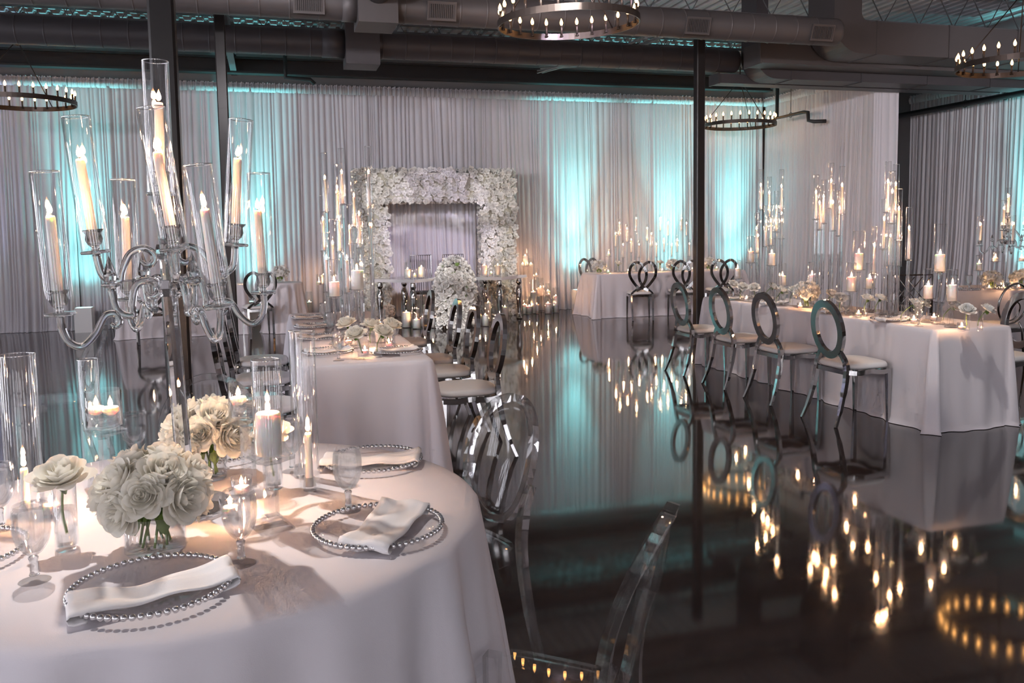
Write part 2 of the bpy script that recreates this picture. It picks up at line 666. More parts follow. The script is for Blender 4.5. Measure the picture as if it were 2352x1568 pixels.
def vent(parent, x, r, ang=-0.32, w=.34, h=.2):
    """register on the camera side of a round duct: ang below the horizontal"""
    f = obj('register', cached('register', lambda: MB().box(-.17, .17, -.012, 0, -.105, .105).box(-.17, .17, -.02, -.012, .085, .105)
            .box(-.17, .17, -.02, -.012, -.105, -.085).box(-.17, -.15, -.02, -.012, -.085, .085).box(.15, .17, -.02, -.012, -.085, .085)), 'duct_paint', parent,
            (x, -r * cos(ang) - .005, r * sin(ang)), (-ang, 0, 0))
    obj('opening', cached('register_open', lambda: MB().box(-.14, .14, -.0145, -.012, -.075, .075)), 'vent_dark', f)

    def bl():
        mb_ = MB()
        for i in range(13):
            xx = -.132 + i * .022
            mb_.box(xx - .004, xx + .004, -.021, -.0145, -.078, .078)
        return mb_
    o = obj('blades', cached('register_blades', bl), 'duct_paint', f)
    o['kind'] = 'stuff'


R1 = .178
d1 = ringed_duct('round_duct', 'grey round duct nearer the back drape, without registers', 12.0, 4.105, R1, -7.98, on_y(1690, 12, 4.1), 'duct_dark')
bx0, bx1 = on_y(787, 12, 4.1) + 8, on_y(864, 12, 4.1) + 8
obj('junction_box', MB().box(bx0, bx1, -.24, .24, -.30, .26), 'duct_dark', d1)
obj('collar', MB().lathe([(R1 + .012, 0), (R1 + .012, .3)], 28).xf(Matrix.Translation((bx0 - .3, 0, 0)) @ Matrix.Rotation(pi / 2, 4, 'Y')), 'duct_dark', d1)
d2 = ringed_duct('round_duct', 'grey round duct with four slatted registers, nearer the camera', 10.0, 4.115, R1, -7.98, on_y(1922, 10, 4.1), 'duct_paint')
for px in (705, 1010, 1598, 1884):
    vent(d2, on_y(px, 9.84, 4.05) + 8, R1)
bx0, bx1 = on_y(817, 9.8, 4.1) + 8, on_y(908, 9.8, 4.1) + 8
obj('junction_box', MB().box(bx0, bx1, -.27, .27, -.24, .3), 'duct_paint', d2)
obj('collar', MB().lathe([(R1 + .012, 0), (R1 + .012, .16)], 28).xf(Matrix.Translation((bx0 - .16, 0, 0)) @ Matrix.Rotation(pi / 2, 4, 'Y')), 'duct_paint', d2)
obj('branch_stub', MB().lathe([(.16, 0), (.16, .5)], 24).xf(Matrix.Translation(((bx0 + bx1) / 2, -.77, .12)) @ Matrix.Rotation(-pi / 2, 4, 'X')), 'duct_paint', d2)


def elbow_duct(label, x0, x1, y0, y1, z0, z1, r, up, mat):
    """rectangular duct along x whose left end turns upward in a rounded elbow"""
    t_ = thing('rectangular_duct', label, 'duct', (x0, y0, z0))
    H = z1 - z0
    W = y1 - y0
    n = 10
    outl = []
    inn = []
    for i in range(n + 1):
        a = pi / 2 * i / n
        outl.append((r * (1 - cos(a)), r - r * sin(a)))         # outer corner from (0,r) to (r,0)
    outer = [(0, up)] + outl + [(x1 - x0, 0)]
    ri = .12
    xi = H
    innr = [(xi, up), (xi, H + ri)] + [(xi + ri * (1 - cos(pi / 2 * i / 4)), H + ri - ri * sin(pi / 2 * i / 4)) for i in range(1, 5)] + [(x1 - x0, H)]
    poly = outer + innr[::-1]
    k_ = len(poly)
    v = [(px_, 0, pz) for px_, pz in poly] + [(px_, W, pz) for px_, pz in poly]
    mb_ = MB()
    mb_.add(v, [tuple(range(k_)), tuple(range(k_, 2 * k_))[::-1]] + [(i, (i + 1) % k_, k_ + (i + 1) % k_, k_ + i) for i in range(k_)])
    obj('trunk', mb_, mat, t_)
    xx = r + .25
    while xx < x1 - x0:
        obj('seam_flange', MB().box(xx, xx + .015, -.012, W + .01, -.012, H + .01), mat, t_)
        xx += 1.25
    return t_


elbow_duct('large rectangular duct with rounded elbow behind the right chandelier', on_y(1910, 10.45, 4), 12.4, 10.4, 11.0, 3.95, 4.40, .45, 1.15, 'duct_paint')
elbow_duct('lower rectangular duct with rounded elbow above the far right corner', on_y(1728, 11.6, 4), 12.35, 11.5, 11.92, 3.77, 3.97, .36, 1.35, 'duct_dark')
rd = thing('rectangular_duct', 'flat square ended rectangular duct between the two elbow ducts', 'duct', (on_y(1742, 11.1, 4), 11.04, 3.90))
obj('trunk', MB().box(0, 5.3, 0, .42, 0, .28), 'duct_paint', rd)
obj('end_flange', MB().box(-.012, .012, -.015, .435, -.015, .295), 'duct_paint', rd)
rd = thing('rectangular_duct', 'thin flat duct nearest the drape in the right corner', 'duct', (on_y(1640, 12.1, 3.8), 11.95, 3.76))
obj('trunk', MB().box(0, 5.4, 0, .28, 0, .14), 'duct_dark', rd)
obj('end_flange', MB().box(-.012, .012, -.012, .292, -.012, .152), 'duct_dark', rd)


# pipes
def pipe(name, label, path, r, hang=()):
    t_ = thing(name, label, 'pipe', path[0])
    o0 = Vector(path[0])
    obj('run', MB().tube([Vector(p) - o0 for p in path], r, 10), 'black_pipe', t_)
    for h in hang:
        hx = Vector(h) - o0
        obj('hanger', MB().tube([hx + Vector((0, 0, r)), (hx.x, hx.y, 4.56 - o0.z)], .006, 5)
            .tube([hx + Vector((0, (r + .012) * cos(a), (r + .012) * sin(a))) for a in [2 * pi * i / 12 for i in range(12)]], .006, 5, closed=True), 'black_pipe', t_)
    return t_


pz = z_of(12.55, on_x(2200, 12.55, 3.7), 241)
pipe('sprinkler_pipe', 'long black sprinkler pipe along the right drape', [(12.55, 15.3, pz), (12.55, -1.0, pz)], .055,
     hang=[(12.55, on_x(2217, 12.55, pz), pz), (12.55, on_x(2310, 12.55, pz), pz)])
pipe('sprinkler_pipe', 'short black pipe elbow below the right sprinkler pipe', [(12.55, 15.1, pz - .05), (12.55, 15.1, pz - .24), (12.55, 15.4, pz - .24)], .035)
pipe('sprinkler_pipe', 'black drop pipe with elbows in front of the corner drape',
     [(9.55, 14.6, 4.6), (9.55, 14.6, 3.62), (9.55, 13.75, 3.62), (9.55, 13.62, 3.60), (9.55, 13.6, 3.45), (9.6, 13.5, 3.42), (9.78, 13.4, 3.42)], .035, hang=[(9.55, 14.15, 3.62)])
c0 = at(725, 186, 4.15)
pipe('sprinkler_pipe', 'short black pipe over the drape left of the arch',
     [(on_y(655, 14.88, 4.4), 14.88, 4.56), (on_y(655, 14.88, 4.3), 14.88, z_of(on_y(655, 14.88, 4.3), 14.88, 178)), (on_y(712, 14.88, 4.25), 14.88, z_of(on_y(712, 14.88, 4.25), 14.88, 183)), (on_y(722, 14.88, 4.2), 14.88, z_of(on_y(722, 14.88, 4.2), 14.88, 193))], .035)
cb = thing('cable_bundle', 'bundle of loose pale cables hanging under the ceiling near the middle column', 'cable', (5.0, 13.4, 4.5))
for i in range(7):
    a, b_, c_ = rnd.uniform(-.12, .12), rnd.uniform(-.1, .1), rnd.uniform(-.05, .08)
    obj('cable', MB().tube(bez([(-.2 + a, 1.2, -.15 + c_), (.3 + a, .5 + b_, -.13 - .5 * c_), (.9 + b_, -.2 + a, .02 + c_), (1.7 + a, -1.2, .3 + b_ * .5)], 16), .012, 5), 'cable', cb)


# ------------------------------------------------------------------ drapes
def drape(label, p0, p1, z1=4.12, seed=0, amp=.085, side=1, flare=.16):
    """pleated curtain from p0 to p1 (floor points); room side is to the right of p0->p1 when side=1"""
    r = random.Random(seed)
    a = Vector((p0[0], p0[1], 0)); b_ = Vector((p1[0], p1[1], 0))
    L = (b_ - a).length
    d = (b_ - a) / L
    nrm = Vector((d.y, -d.x, 0)) * side
    t_ = thing('drape', label, 'curtain', a)
    # irregular pleat profile
    cs = [0.0]
    while cs[-1] < L:
        cs.append(cs[-1] + r.choice((r.uniform(.03, .055), r.uniform(.05, .09), r.uniform(.08, .15))))
    hs = [r.uniform(.35, 1.0) for _ in cs]
    drift = [r.uniform(-.05, .05) for _ in cs]

    def prof(s, zt):
        # find pleat
        i = 0
        lo, hi = 0, len(cs) - 2
        while lo < hi:
            mid = (lo + hi + 1) // 2
            if cs[mid] <= s:
                lo = mid
            else:
                hi = mid - 1
        i = lo
        u = (s - cs[i]) / (cs[i + 1] - cs[i])
        return sin(pi * u) ** 0.75 * hs[i] * min(1, (cs[i + 1] - cs[i]) / .06)
    nu = max(12, int(L / .0085))
    zs = [0.004, .05, .12, .25, .45, .8, 1.3, 1.9, 2.6, 3.3, 3.8, z1 - .12]
    v = []
    for i in range(nu):
        s = L * i / (nu - 1)
        wob = sin(s * 2.1 + seed) * .5 + sin(s * 5.3 + seed * 2.1) * .3
        for z in zs:
            k_ = 1 - z / z1
            dn = amp * (0.6 + .9 * k_ ** 1.2) * prof(min(max(s + wob * .10 * k_, 0), L - 1e-4), z)
            dn += flare * max(0, k_ - .72) ** 1.6 * 3.2 * (0.6 + .8 * prof(s, z)) + .02 * wob * k_
            if z < .03:
                dn += .03 + .03 * wob
            p = d * s + nrm * (dn + .02)
            v.append((p.x, p.y, z))
    nz = len(zs)
    mb_ = MB()
    mb_.add(v, [(i * nz + j, (i + 1) * nz + j, (i + 1) * nz + j + 1, i * nz + j + 1) for i in range(nu - 1) for j in range(nz - 1)], True)
    obj('curtain', mb_, 'drape', t_)
    # rod pocket with fine gathers
    v = []
    hz = [(z1 - .135, .03), (z1 - .115, .05), (z1 - .06, .062), (z1 - .015, .05), (z1 + .0, .03), (z1 + .022, .042)]
    for i in range(nu):
        s = L * i / (nu - 1)
        g_ = .010 * sin(s * 160 + seed) + .012 * sin(s * 71 + seed) + .008 * r.uniform(-1, 1)
        for z, o in hz:
            p = d * s + nrm * (o + g_ + .02)
            v.append((p.x, p.y, z + (g_ * .6 if z > z1 else 0)))
    nz = len(hz)
    mb_ = MB()
    mb_.add(v, [(i * nz + j, (i + 1) * nz + j, (i + 1) * nz + j + 1, i * nz + j + 1) for i in range(nu - 1) for j in range(nz - 1)], True)
    obj('rod_pocket', mb_, 'drape', t_)


DY = 15.62
edges = [-7.9, -5.4, -3.05, -.62, 1.4, 3.35, 5.0, 6.55, 8.15, 9.84]
dl = ['pale drape panel at the far left, beyond the left chandelier', 'pale drape panel behind the left chandelier', 'pale drape panel behind the left far table',
      'pale drape panel between the thin column and the left tall candles', 'lilac-lit drape panel behind the left half of the flower arch',
      'lilac-lit drape panel behind the right half of the flower arch', 'aqua-lit drape panel right of the flower arch',
      'pale drape panel behind the far table of loop-back chairs', 'aqua-lit drape panel beside the back right corner']
for i in range(9):
    drape(dl[i], (edges[i], DY), (edges[i + 1], DY), seed=i + 3)
WCX = 9.95
drape('pinkish drape panel on the short wall right of the corner', (WCX, DY - .03), (WCX, 12.27), seed=21, amp=.06)
drape('narrow shaded drape return at the end of the short wall', (WCX - .07, 12.29), (WCX + .42, 12.29), seed=22, amp=.03, flare=.05)
drape('dark recessed drape panel behind the long sprinkler pipe', (WCX + .5, 15.5), (12.75, 15.5), seed=23, amp=.05)
drape('grey drape panel on the right wall, farthest from the camera', (12.8, 14.75), (12.8, 12.2), seed=24, amp=.06)
drape('aqua-lit drape panel on the right wall behind the right chandelier', (12.8, 12.2), (12.8, 9.0), seed=25, amp=.07)
drape('drape panel on the right wall, nearest the camera', (12.8, 9.0), (12.8, 4.5), seed=26, amp=.07)
struct('wall_corner', MB().box(WCX + .02, WCX + .40, 12.34, 15.75, 0, 4.6), 'wall_paint')


# uplights
def uplight(label, x, y, energy=540, color=(0.24, 0.95, 0.93), tilt=(0, .13)):
    t_ = thing('uplight', label, 'uplight', (x, y, 0))
    obj('housing', cached('uplight_box', lambda: MB().box(-.13, .13, -.13, -.12, 0, .40).box(-.13, .13, .12, .13, 0, .40)
                          .box(-.13, -.12, -.12, .12, 0, .40).box(.12, .13, -.12, .12, 0, .40).box(-.12, .12, -.12, .12, 0, .30)), 'white_plastic', t_)
    obj('lens', cached('uplight_lens', lambda: MB().lathe([(.09, .302), (.09, .312), (.0, .314)], 16)), 'led_lens', t_)
    light('uplight_flood', 'SPOT', (x, y, .34), energy * .16, color, target=(x + tilt[0], y + tilt[1], 1.34), spot_size=radians(86), spot_blend=1.0, shadow_soft_size=.08)
    light('uplight_beam', 'SPOT', (x, y, .34), energy * 1.3, color, target=(x + tilt[0] * .9, y + tilt[1] * .9, 1.34), spot_size=radians(33), spot_blend=1.0, shadow_soft_size=.08)


UP = [(-2.92, 15.15, 'white uplight box at the drape foot behind the candelabra'),
      (on_y(590, 15.15, .3), 15.15, 'white uplight box behind the thin left column'),
      (on_y(1333, 15.15, .3), 15.15, 'white uplight box left of the far table'),
      (on_y(1552, 15.15, .3), 15.15, 'white uplight box behind the far table'),
      (on_y(1700, 15.15, .3), 15.15, 'white uplight box near the back right corner')]
for x, y, l in UP:
    uplight(l, x, y)
uplight('white uplight box of lavender light at the far left drape', -4.75, 15.15, 420, (.60, .64, 1.0))
uplight('white uplight box at the right wall drape', 12.42, on_x(2335, 12.4, .3), tilt=(.12, 0))


# ================================================================== CHANDELIERS
def chandelier(label, x, y, z, D=1.42, nb=26, rz=0.0, tilt=(0, 0)):
    t_ = thing('ring_chandelier', label, 'chandelier', (x, y, z), rot=(tilt[0], tilt[1], rz), group='black ring chandeliers')
    R = D / 2

    def ring():
        return MB().lathe([(R - .012, 0), (R, 0), (R, .065), (R - .012, .065), (R - .012, 0)], 72, False, False, smooth=False)
    obj('ring', cached(('ring', D), ring), 'bronze', t_)
    sl = cached('sleeve', lambda: MB().lathe([(.012, 0), (.012, .11), (.009, .113)], 8).lathe([(.019, -.004), (.019, .004)], 8))
    bu = cached('bulb', lambda: MB().lathe([(.008, 0), (.016, .014), (.018, .03), (.011, .052), (.002, .07), (0, .074)], 8))
    for i in range(nb):
        a = 2 * pi * (i + .5) / nb
        s_ = obj('candle_sleeve', sl, 'bronze', t_, ((R - .024) * cos(a), (R - .024) * sin(a), .035))
        obj('bulb', bu, 'bulb_glow', s_, (0, 0, .113))
    top = .85
    for i in range(3):
        a = 2 * pi * i / 3 + .5
        obj('chain', MB().tube([((R - .006) * cos(a), (R - .006) * sin(a), .06), (.03 * cos(a), .03 * sin(a), top)], .007, 6), 'bronze', t_)
    obj('stem', MB().tube([(0, 0, top - .02), (0, 0, 4.56 - z)], .012, 8), 'bronze', t_)
    obj('hub', MB().lathe([(0, top - .05), (.045, top - .03), (.045, top + .02), (0, top + .04)], 12), 'bronze', t_)


chandelier('ring chandelier at the top centre, cut by the picture edge', on_y(1306, 8.2, 3.5), 8.2, z_of(on_y(1306, 8.2, 3.5), 8.2, 60), tilt=(0.02, -.03))
chandelier('ring chandelier at the upper right, hanging before the big duct', on_y(2345, 8.3, 3.4), 8.3, z_of(on_y(2345, 8.3, 3.4), 8.3, 156), rz=.3)
chandelier('ring chandelier at the left edge above the drape', on_y(48, 13.6, 3.5), 13.6, z_of(on_y(48, 13.6, 3.5), 13.6, 240), rz=.7)
chandelier('ring chandelier in the far right corner beside the column', on_y(1699, 14.6, 3.4), 14.6, z_of(on_y(1699, 14.6, 3.4), 14.6, 291), D=1.36, rz=.2)


# ================================================================== TABLECLOTHS
TT = 0.765


def cloth_rect(label, x0, x1, y0, y1, seed=0, fold=.018, corner=.10, top=TT, rz=0.0, name='rectangular_table', seams=()):
    """table under a floor-length cloth"""
    r = random.Random(seed)
    cx_, cy_ = (x0 + x1) / 2, (y0 + y1) / 2
    hx, hy = (x1 - x0) / 2, (y1 - y0) / 2
    t_ = thing(name, label, 'table', (cx_, cy_, 0), rz)
    rc = .05
    per = []           # (x,y,nx,ny,cornerness,arc)
    def arc_pts(cx0, cy0, a0):
        for i in range(9):
            a = a0 + pi / 2 * i / 8
            yield (cx0 + rc * cos(a), cy0 + rc * sin(a), cos(a), sin(a), sin(pi * i / 8))
    def edge(ax, ay, bx, by, nx, ny):
        n = max(4, int(sqrt((bx - ax) ** 2 + (by - ay) ** 2) / .035))
        for i in range(1, n):
            u = i / n
            d_ = min(u, 1 - u) * n * .035
            yield (ax + (bx - ax) * u, ay + (by - ay) * u, nx, ny, max(0, .35 - d_) / .35 * .25)
    X, Y = hx, hy
    per += list(arc_pts(X - rc, Y - rc, 0)); per += list(edge(X - rc, Y, -X + rc, Y, 0, 1))
    per += list(arc_pts(-X + rc, Y - rc, pi / 2)); per += list(edge(-X, Y - rc, -X, -Y + rc, -1, 0))
    per += list(arc_pts(-X + rc, -Y + rc, pi)); per += list(edge(-X + rc, -Y, X - rc, -Y, 0, -1))
    per += list(arc_pts(X - rc, -Y + rc, 3 * pi / 2)); per += list(edge(X, -Y + rc, X, Y - rc, 1, 0))
    ph = [r.uniform(0, 6.28) for _ in range(6)]
    rows = [(top, -.03), (top - .003, -.008), (top - .012, .0), (top - .035, .004), (.66, .008), (.5, .012), (.32, .014), (.16, .016), (.05, .018), (.012, .024), (.004, .034)]
    v = []
    n = len(per)
    s = 0
    for i, (x, y, nx, ny, c) in enumerate(per):
        if i:
            s += sqrt((x - per[i - 1][0]) ** 2 + (y - per[i - 1][1]) ** 2)
        for z, o in rows:
            k_ = max(0.0, 1 - z / top)
            wv = (sin(s * 9 + ph[0]) + .7 * sin(s * 17 + ph[1]) + .5 * sin(s * 31 + ph[2]))
            f_ = fold * wv * k_ ** .8 + o
            f_ += c * corner * k_ ** .8 * (1 + .35 * sin(c * 9 + ph[3]))
            if z < .02:
                f_ += .012 * sin(s * 23 + ph[4])
            for ss in seams:
                dd = abs(y + cy_ - ss) if abs(nx) > .5 else 9
                f_ += .022 * math.exp(-(dd / .05) ** 2) * (k_ ** .4)
            v.append((x + nx * f_, y + ny * f_, z))
    m_ = len(rows)
    mb_ = MB()
    mb_.add(v, [(i * m_ + j, ((i + 1) % n) * m_ + j, ((i + 1) % n) * m_ + j + 1, i * m_ + j + 1) for i in range(n) for j in range(m_ - 1)]
            + [tuple(i * m_ for i in range(n))], True)
    o = obj('tablecloth', mb_, 'linen', t_)
    return t_


def cloth_round(label, x, y, R, seed=0, folds=17, amp=.042, top=TT, name='round_table'):
    r = random.Random(seed)
    t_ = thing(name, label, 'table', (x, y, 0))
    n = 240
    ph = [r.uniform(0, 6.28) for _ in range(5)]
    rows = [(top, -R * .5), (top, -.05), (top - .002, -.02), (top - .010, -.004), (top - .03, .004), (.64, .012), (.5, .025), (.34, .045), (.17, .065), (.05, .085), (.012, .10), (.004, .115)]
    v = []
    for i in range(n):
        a = 2 * pi * i / n
        wv = sin(a * folds + ph[0] + .8 * sin(a * 3 + ph[1])) * .8 + .45 * sin(a * (folds * 1.7 // 1) + ph[2])
        wv = (abs(wv) ** .8) * (1 if wv > 0 else -1)
        for z, o in rows:
            k_ = max(0.0, 1 - z / top)
            rr = R + o + amp * wv * min(1, k_ * 1.5) ** .7 * (1 if z < top - .02 else 0)
            v.append((rr * cos(a), rr * sin(a), z))
    m_ = len(rows)
    mb_ = MB()
    mb_.add(v, [(i * m_ + j, ((i + 1) % n) * m_ + j, ((i + 1) % n) * m_ + j + 1, i * m_ + j + 1) for i in range(n) for j in range(m_ - 1)]
            + [tuple(i * m_ for i in range(n))], True)
    obj('tablecloth', mb_, 'linen', t_)
    return t_


TCX, TCY, TR = -.225, 2.50, .80
cloth_round('large round table under a white cloth in the foreground', TCX, TCY, TR, seed=4)
LX0, LX1, LY0, LY1 = .17, .945, 5.06, 8.55
cloth_rect('long white-clothed table in the middle, left of the aisle', LX0, LX1, LY0, LY1, seed=2)
RTX0, RTX1, RTY0, RTY1 = 4.675, 5.40, 5.10, 8.58
cloth_rect('long white-clothed table on the right with three candle clusters', RTX0, RTX1, RTY0, RTY1, seed=6, seams=(on_x(1808, RTX0, .6),))
FTX0, FTX1, FTY0, FTY1 = 5.42, 8.3, 13.62, 14.38
cloth_rect('far white-clothed table behind the loop-back chairs', FTX0, FTX1, FTY0, FTY1, seed=8, corner=.16)
BTX, BTY = 8.75, 7.75
cloth_rect('white-clothed table at the right edge carrying a small candelabra', 8.15, 10.4, 7.75, 8.7, seed=9, rz=0.0)
cloth_rect('far left white-clothed table behind the crystal candelabra', -2.15, -.38, 13.75, 14.5, seed=12)
cloth_round('small round table with a long gathered cloth left of the tall candles', on_y(655, 13.9, .4), 13.9, .28, seed=14, folds=12, amp=.03, top=.78, name='cocktail_table')


# ================================================================== CHAIRS
def seat_cushion(w=.43, d=.43, h=.05):
    def fn(u, v):
        a = 2 * pi * u
        q = .55
        cx_ = (abs(cos(a)) ** q) * (1 if cos(a) >= 0 else -1)
        cy_ = (abs(sin(a)) ** q) * (1 if sin(a) >= 0 else -1)
        tab = [(0.90, 0), (1.0, .012), (1.0, .03), (.96, .045), (.8, .055), (.4, .062), (.001, .064)]
        f_ = v * (len(tab) - 1)
        i = min(int(f_), len(tab) - 2)
        k_ = f_ - i
        rr = tab[i][0] + (tab[i + 1][0] - tab[i][0]) * k_
        zz = tab[i][1] + (tab[i + 1][1] - tab[i][1]) * k_
        fr = 1.06 if cy_ > 0 else .94
        return (cx_ * w / 2 * rr * (1.0 + .04 * cy_), cy_ * d / 2 * rr, zz * h / .05)
    return MB().grid(fn, 40, 13, wrap=True)


def chair_common(t_):
    obj('seat', cached('seat', seat_cushion), 'seat_vinyl', t_, (0, 0, .432))

    def apron():
        mb_ = MB()
        for sx in (-1, 1):
            mb_.bar(bez([(sx * .19, -.19, .415), (sx * .2, -.1, .405), (sx * .205, 0, .418), (sx * .2, .1, .405), (sx * .195, .19, .412)], 16), .022, .035, side=(1, 0, 0))
        mb_.bar(bez([(-.195, .195, .412), (-.1, .205, .402), (0, .208, .416), (.1, .205, .402), (.195, .195, .412)], 16), .022, .035, side=(0, 1, 0))
        mb_.bar([(-.19, -.195, .412), (.19, -.195, .412)], .022, .035, side=(0, 1, 0))
        return mb_
    obj('seat_frame', cached('apron', apron), 'chrome', t_)
    for sx in (-1, 1):
        obj('leg', cached(('fleg', sx), lambda: MB().bar([(sx * .185, .185, .42), (sx * .188, .188, .3), (sx * .19, .19, .15), (sx * .192, .192, 0)], [.034, .032, .027, .02], [.034, .032, .027, .02])), 'chrome', t_)


def o_chair(label, x, y, rz, group):
    """oval-back chrome chair; faces +y of its own axes"""
    t_ = thing('oval_back_chair', label, 'chair', (x, y, 0), rz, group)
    chair_common(t_)
    for sx in (-1, 1):
        obj('leg', cached(('rleg', sx), lambda: MB().bar(bez([(sx * .205, -.31, 0), (sx * .192, -.262, .12), (sx * .182, -.222, .26), (sx * .178, -.198, .40), (sx * .160, -.195, .49), (sx * .105, -.205, .565)], 20), [.022] * 4 + [.03] * 4 + [.036] * 4 + [.038] * 4 + [.034] * 5, [.02] * 4 + [.026] * 4 + [.032] * 4 + [.034] * 4 + [.03] * 5)), 'chrome', t_)

    def oval():
        mb_ = MB()
        c = Vector((0, -.235, .735))
        tl = radians(9)
        up = Vector((0, -sin(tl), cos(tl)))
        n = 40
        v = []
        th = .032
        nn = Vector((0, cos(tl), sin(tl)))
        for i in range(n):
            a = 2 * pi * i / n
            for (ra, rb, o) in ((.185, .235, -th / 2), (.185, .235, th / 2), (.128, .178, th / 2), (.128, .178, -th / 2)):
                v.append(c + Vector((1, 0, 0)) * (ra * cos(a)) + up * (rb * sin(a)) + nn * o)
        f = []
        for i in range(n):
            j = (i + 1) % n
            for q in range(4):
                f.append((i * 4 + q, j * 4 + q, j * 4 + (q + 1) % 4, i * 4 + (q + 1) % 4))
        return mb_.add(v, f)
    obj('oval_back', cached('oval_back', oval), 'chrome', t_)
    return t_


def loop_chair(label, x, y, rz, group):
    """chrome chair whose back is two crossing loops"""
    t_ = thing('loop_back_chair', label, 'chair', (x, y, 0), rz, group)
    chair_common(t_)
    for sx in (-1, 1):
        obj('leg', cached(('rleg2', sx), lambda: MB().bar(bez([(sx * .17, -.27, 0), (sx * .175, -.225, .2), (sx * .18, -.195, .42), (sx * .165, -.20, .47), (sx * .09, -.21, .53)], 18), .028, .028)), 'chrome', t_)

        def loop():
            p = [(sx * .04, -.21, .52), (sx * .14, -.225, .63), (sx * .215, -.245, .76), (sx * .205, -.265, .90), (sx * .11, -.28, .98), (sx * .0, -.272, .92),
                 (-sx * .06, -.257, .79), (-sx * .04, -.232, .65), (sx * .035, -.215, .54)]
            return MB().bar(bez(p, 40), .022, .045, side=(0, 1, 0))
        obj('back_loop', cached(('loop', sx), loop), 'chrome', t_)
    obj('back_foot', cached('loop_foot', lambda: MB().bar(bez([(-.10, -.21, .505), (0, -.215, .545), (.10, -.21, .505)], 10), .025, .05, side=(0, 1, 0))), 'chrome', t_)
    return t_


def ghost_chair(label, x, y, rz, group='clear acrylic ghost chairs'):
    t_ = thing('ghost_chair', label, 'chair', (x, y, 0), rz, group)

    def seat():
        def fn(u, v):
            a = 2 * pi * u
            q = .45
            cx_ = (abs(cos(a)) ** q) * (1 if cos(a) >= 0 else -1)
            cy_ = (abs(sin(a)) ** q) * (1 if sin(a) >= 0 else -1)
            tab = [(.001, .45), (.9, .45), (1, .447), (1.0, .40), (.965, .40), (.965, .435), (.9, .438), (.001, .438)]
            rr, zz = tab[min(int(round(v * 7)), 7)]
            return (cx_ * .205 * rr * (1 + .06 * cy_), cy_ * .205 * rr, zz)
        return MB().grid(fn, 48, 8, wrap=True, smooth=False)
    obj('seat', cached('ghost_seat', seat), 'acrylic_sheet', t_)
    for sx in (-1, 1):
        obj('leg', cached(('gleg', sx), lambda: MB().bar([(sx * .185, .18, .435), (sx * .187, .185, .2), (sx * .19, .19, 0)], [.04, .032, .024], [.04, .032, .024])), 'acrylic', t_)
        obj('leg', cached(('grleg', sx), lambda: MB().bar(bez([(sx * .165, -.285, 0), (sx * .172, -.235, .2), (sx * .178, -.20, .43), (sx * .183, -.212, .58), (sx * .19, -.235, .66)], 16), [.026] * 4 + [.032] * 4 + [.036] * 4 + [.03] * 5, .03)), 'acrylic', t_)

    def frame():
        c = Vector((0, -.262, .715))
        tl = radians(15)
        up = Vector((0, -sin(tl), cos(tl)))
        nn = Vector((0, cos(tl), sin(tl)))
        mb_ = MB()
        n = 48
        v = []
        for i in range(n):
            a = 2 * pi * i / n
            bow = .035 * cos(2 * a)
            for (ra, rb, o) in ((.205, .235, -.014), (.205, .235, .014), (.178, .208, .014), (.178, .208, -.014)):
                v.append(c + Vector((ra * cos(a), 0, 0)) + up * (rb * sin(a)) + nn * (o + .03 * abs(cos(a)) ** 2))
        return mb_.add(v, [(i * 4 + q, ((i + 1) % n) * 4 + q, ((i + 1) % n) * 4 + (q + 1) % 4, i * 4 + (q + 1) % 4) for i in range(n) for q in range(4)])

    def panel():
        c = Vector((0, -.262, .715))
        tl = radians(15)
        up = Vector((0, -sin(tl), cos(tl)))
        nn = Vector((0, cos(tl), sin(tl)))

        def fn(u, v):
            a = 2 * pi * u
            sgn = 1 if v <= .5 else -1
            q = [.001, .5, .85, 1.0, 1.0, .85, .5, .001][int(round(v * 7))]
            o = .004 if v < .5 else -.004
            return c + Vector((.1775 * q * cos(a), 0, 0)) + up * (.2075 * q * sin(a)) + nn * (o - .02 * (1 - q * q) + .03 * (q * cos(a)) ** 2)
        return MB().grid(fn, 48, 8, wrap=True)
    obj('back_frame', cached('ghost_frame', frame), 'acrylic', t_)
    obj('back_panel', cached('ghost_panel', panel), 'acrylic_sheet', t_)
    return t_


G = 'chrome oval-back chairs'
# right table, aisle side; chairs face +x
for yy, lab in ((5.67, 'oval-back chrome chair nearest the camera at the right table'), (6.54, 'second oval-back chrome chair along the right table, counting from the near end'),
                (7.31, 'third oval-back chrome chair along the right table, counting from the near end'), (8.14, 'oval-back chrome chair at the far end of the right table, by the column')):
    o_chair(lab, 4.415, yy, -pi / 2 + .03, G)
o_chair('oval-back chrome chair cut by the right edge, beyond the right table end', 5.72, on_x(2350, 5.96, .72), pi / 2 + .05, G)
# middle table, aisle side (x+), facing -x
for yy, lab in ((5.68, 'oval-back chrome chair nearest the camera on the aisle side of the middle table'), (6.44, 'second oval-back chrome chair on the aisle side of the middle table'),
                (7.08, 'third oval-back chrome chair on the aisle side of the middle table'), (8.3, 'farthest oval-back chrome chair on the aisle side of the middle table')):
    o_chair(lab, 1.27, yy, pi / 2, G)
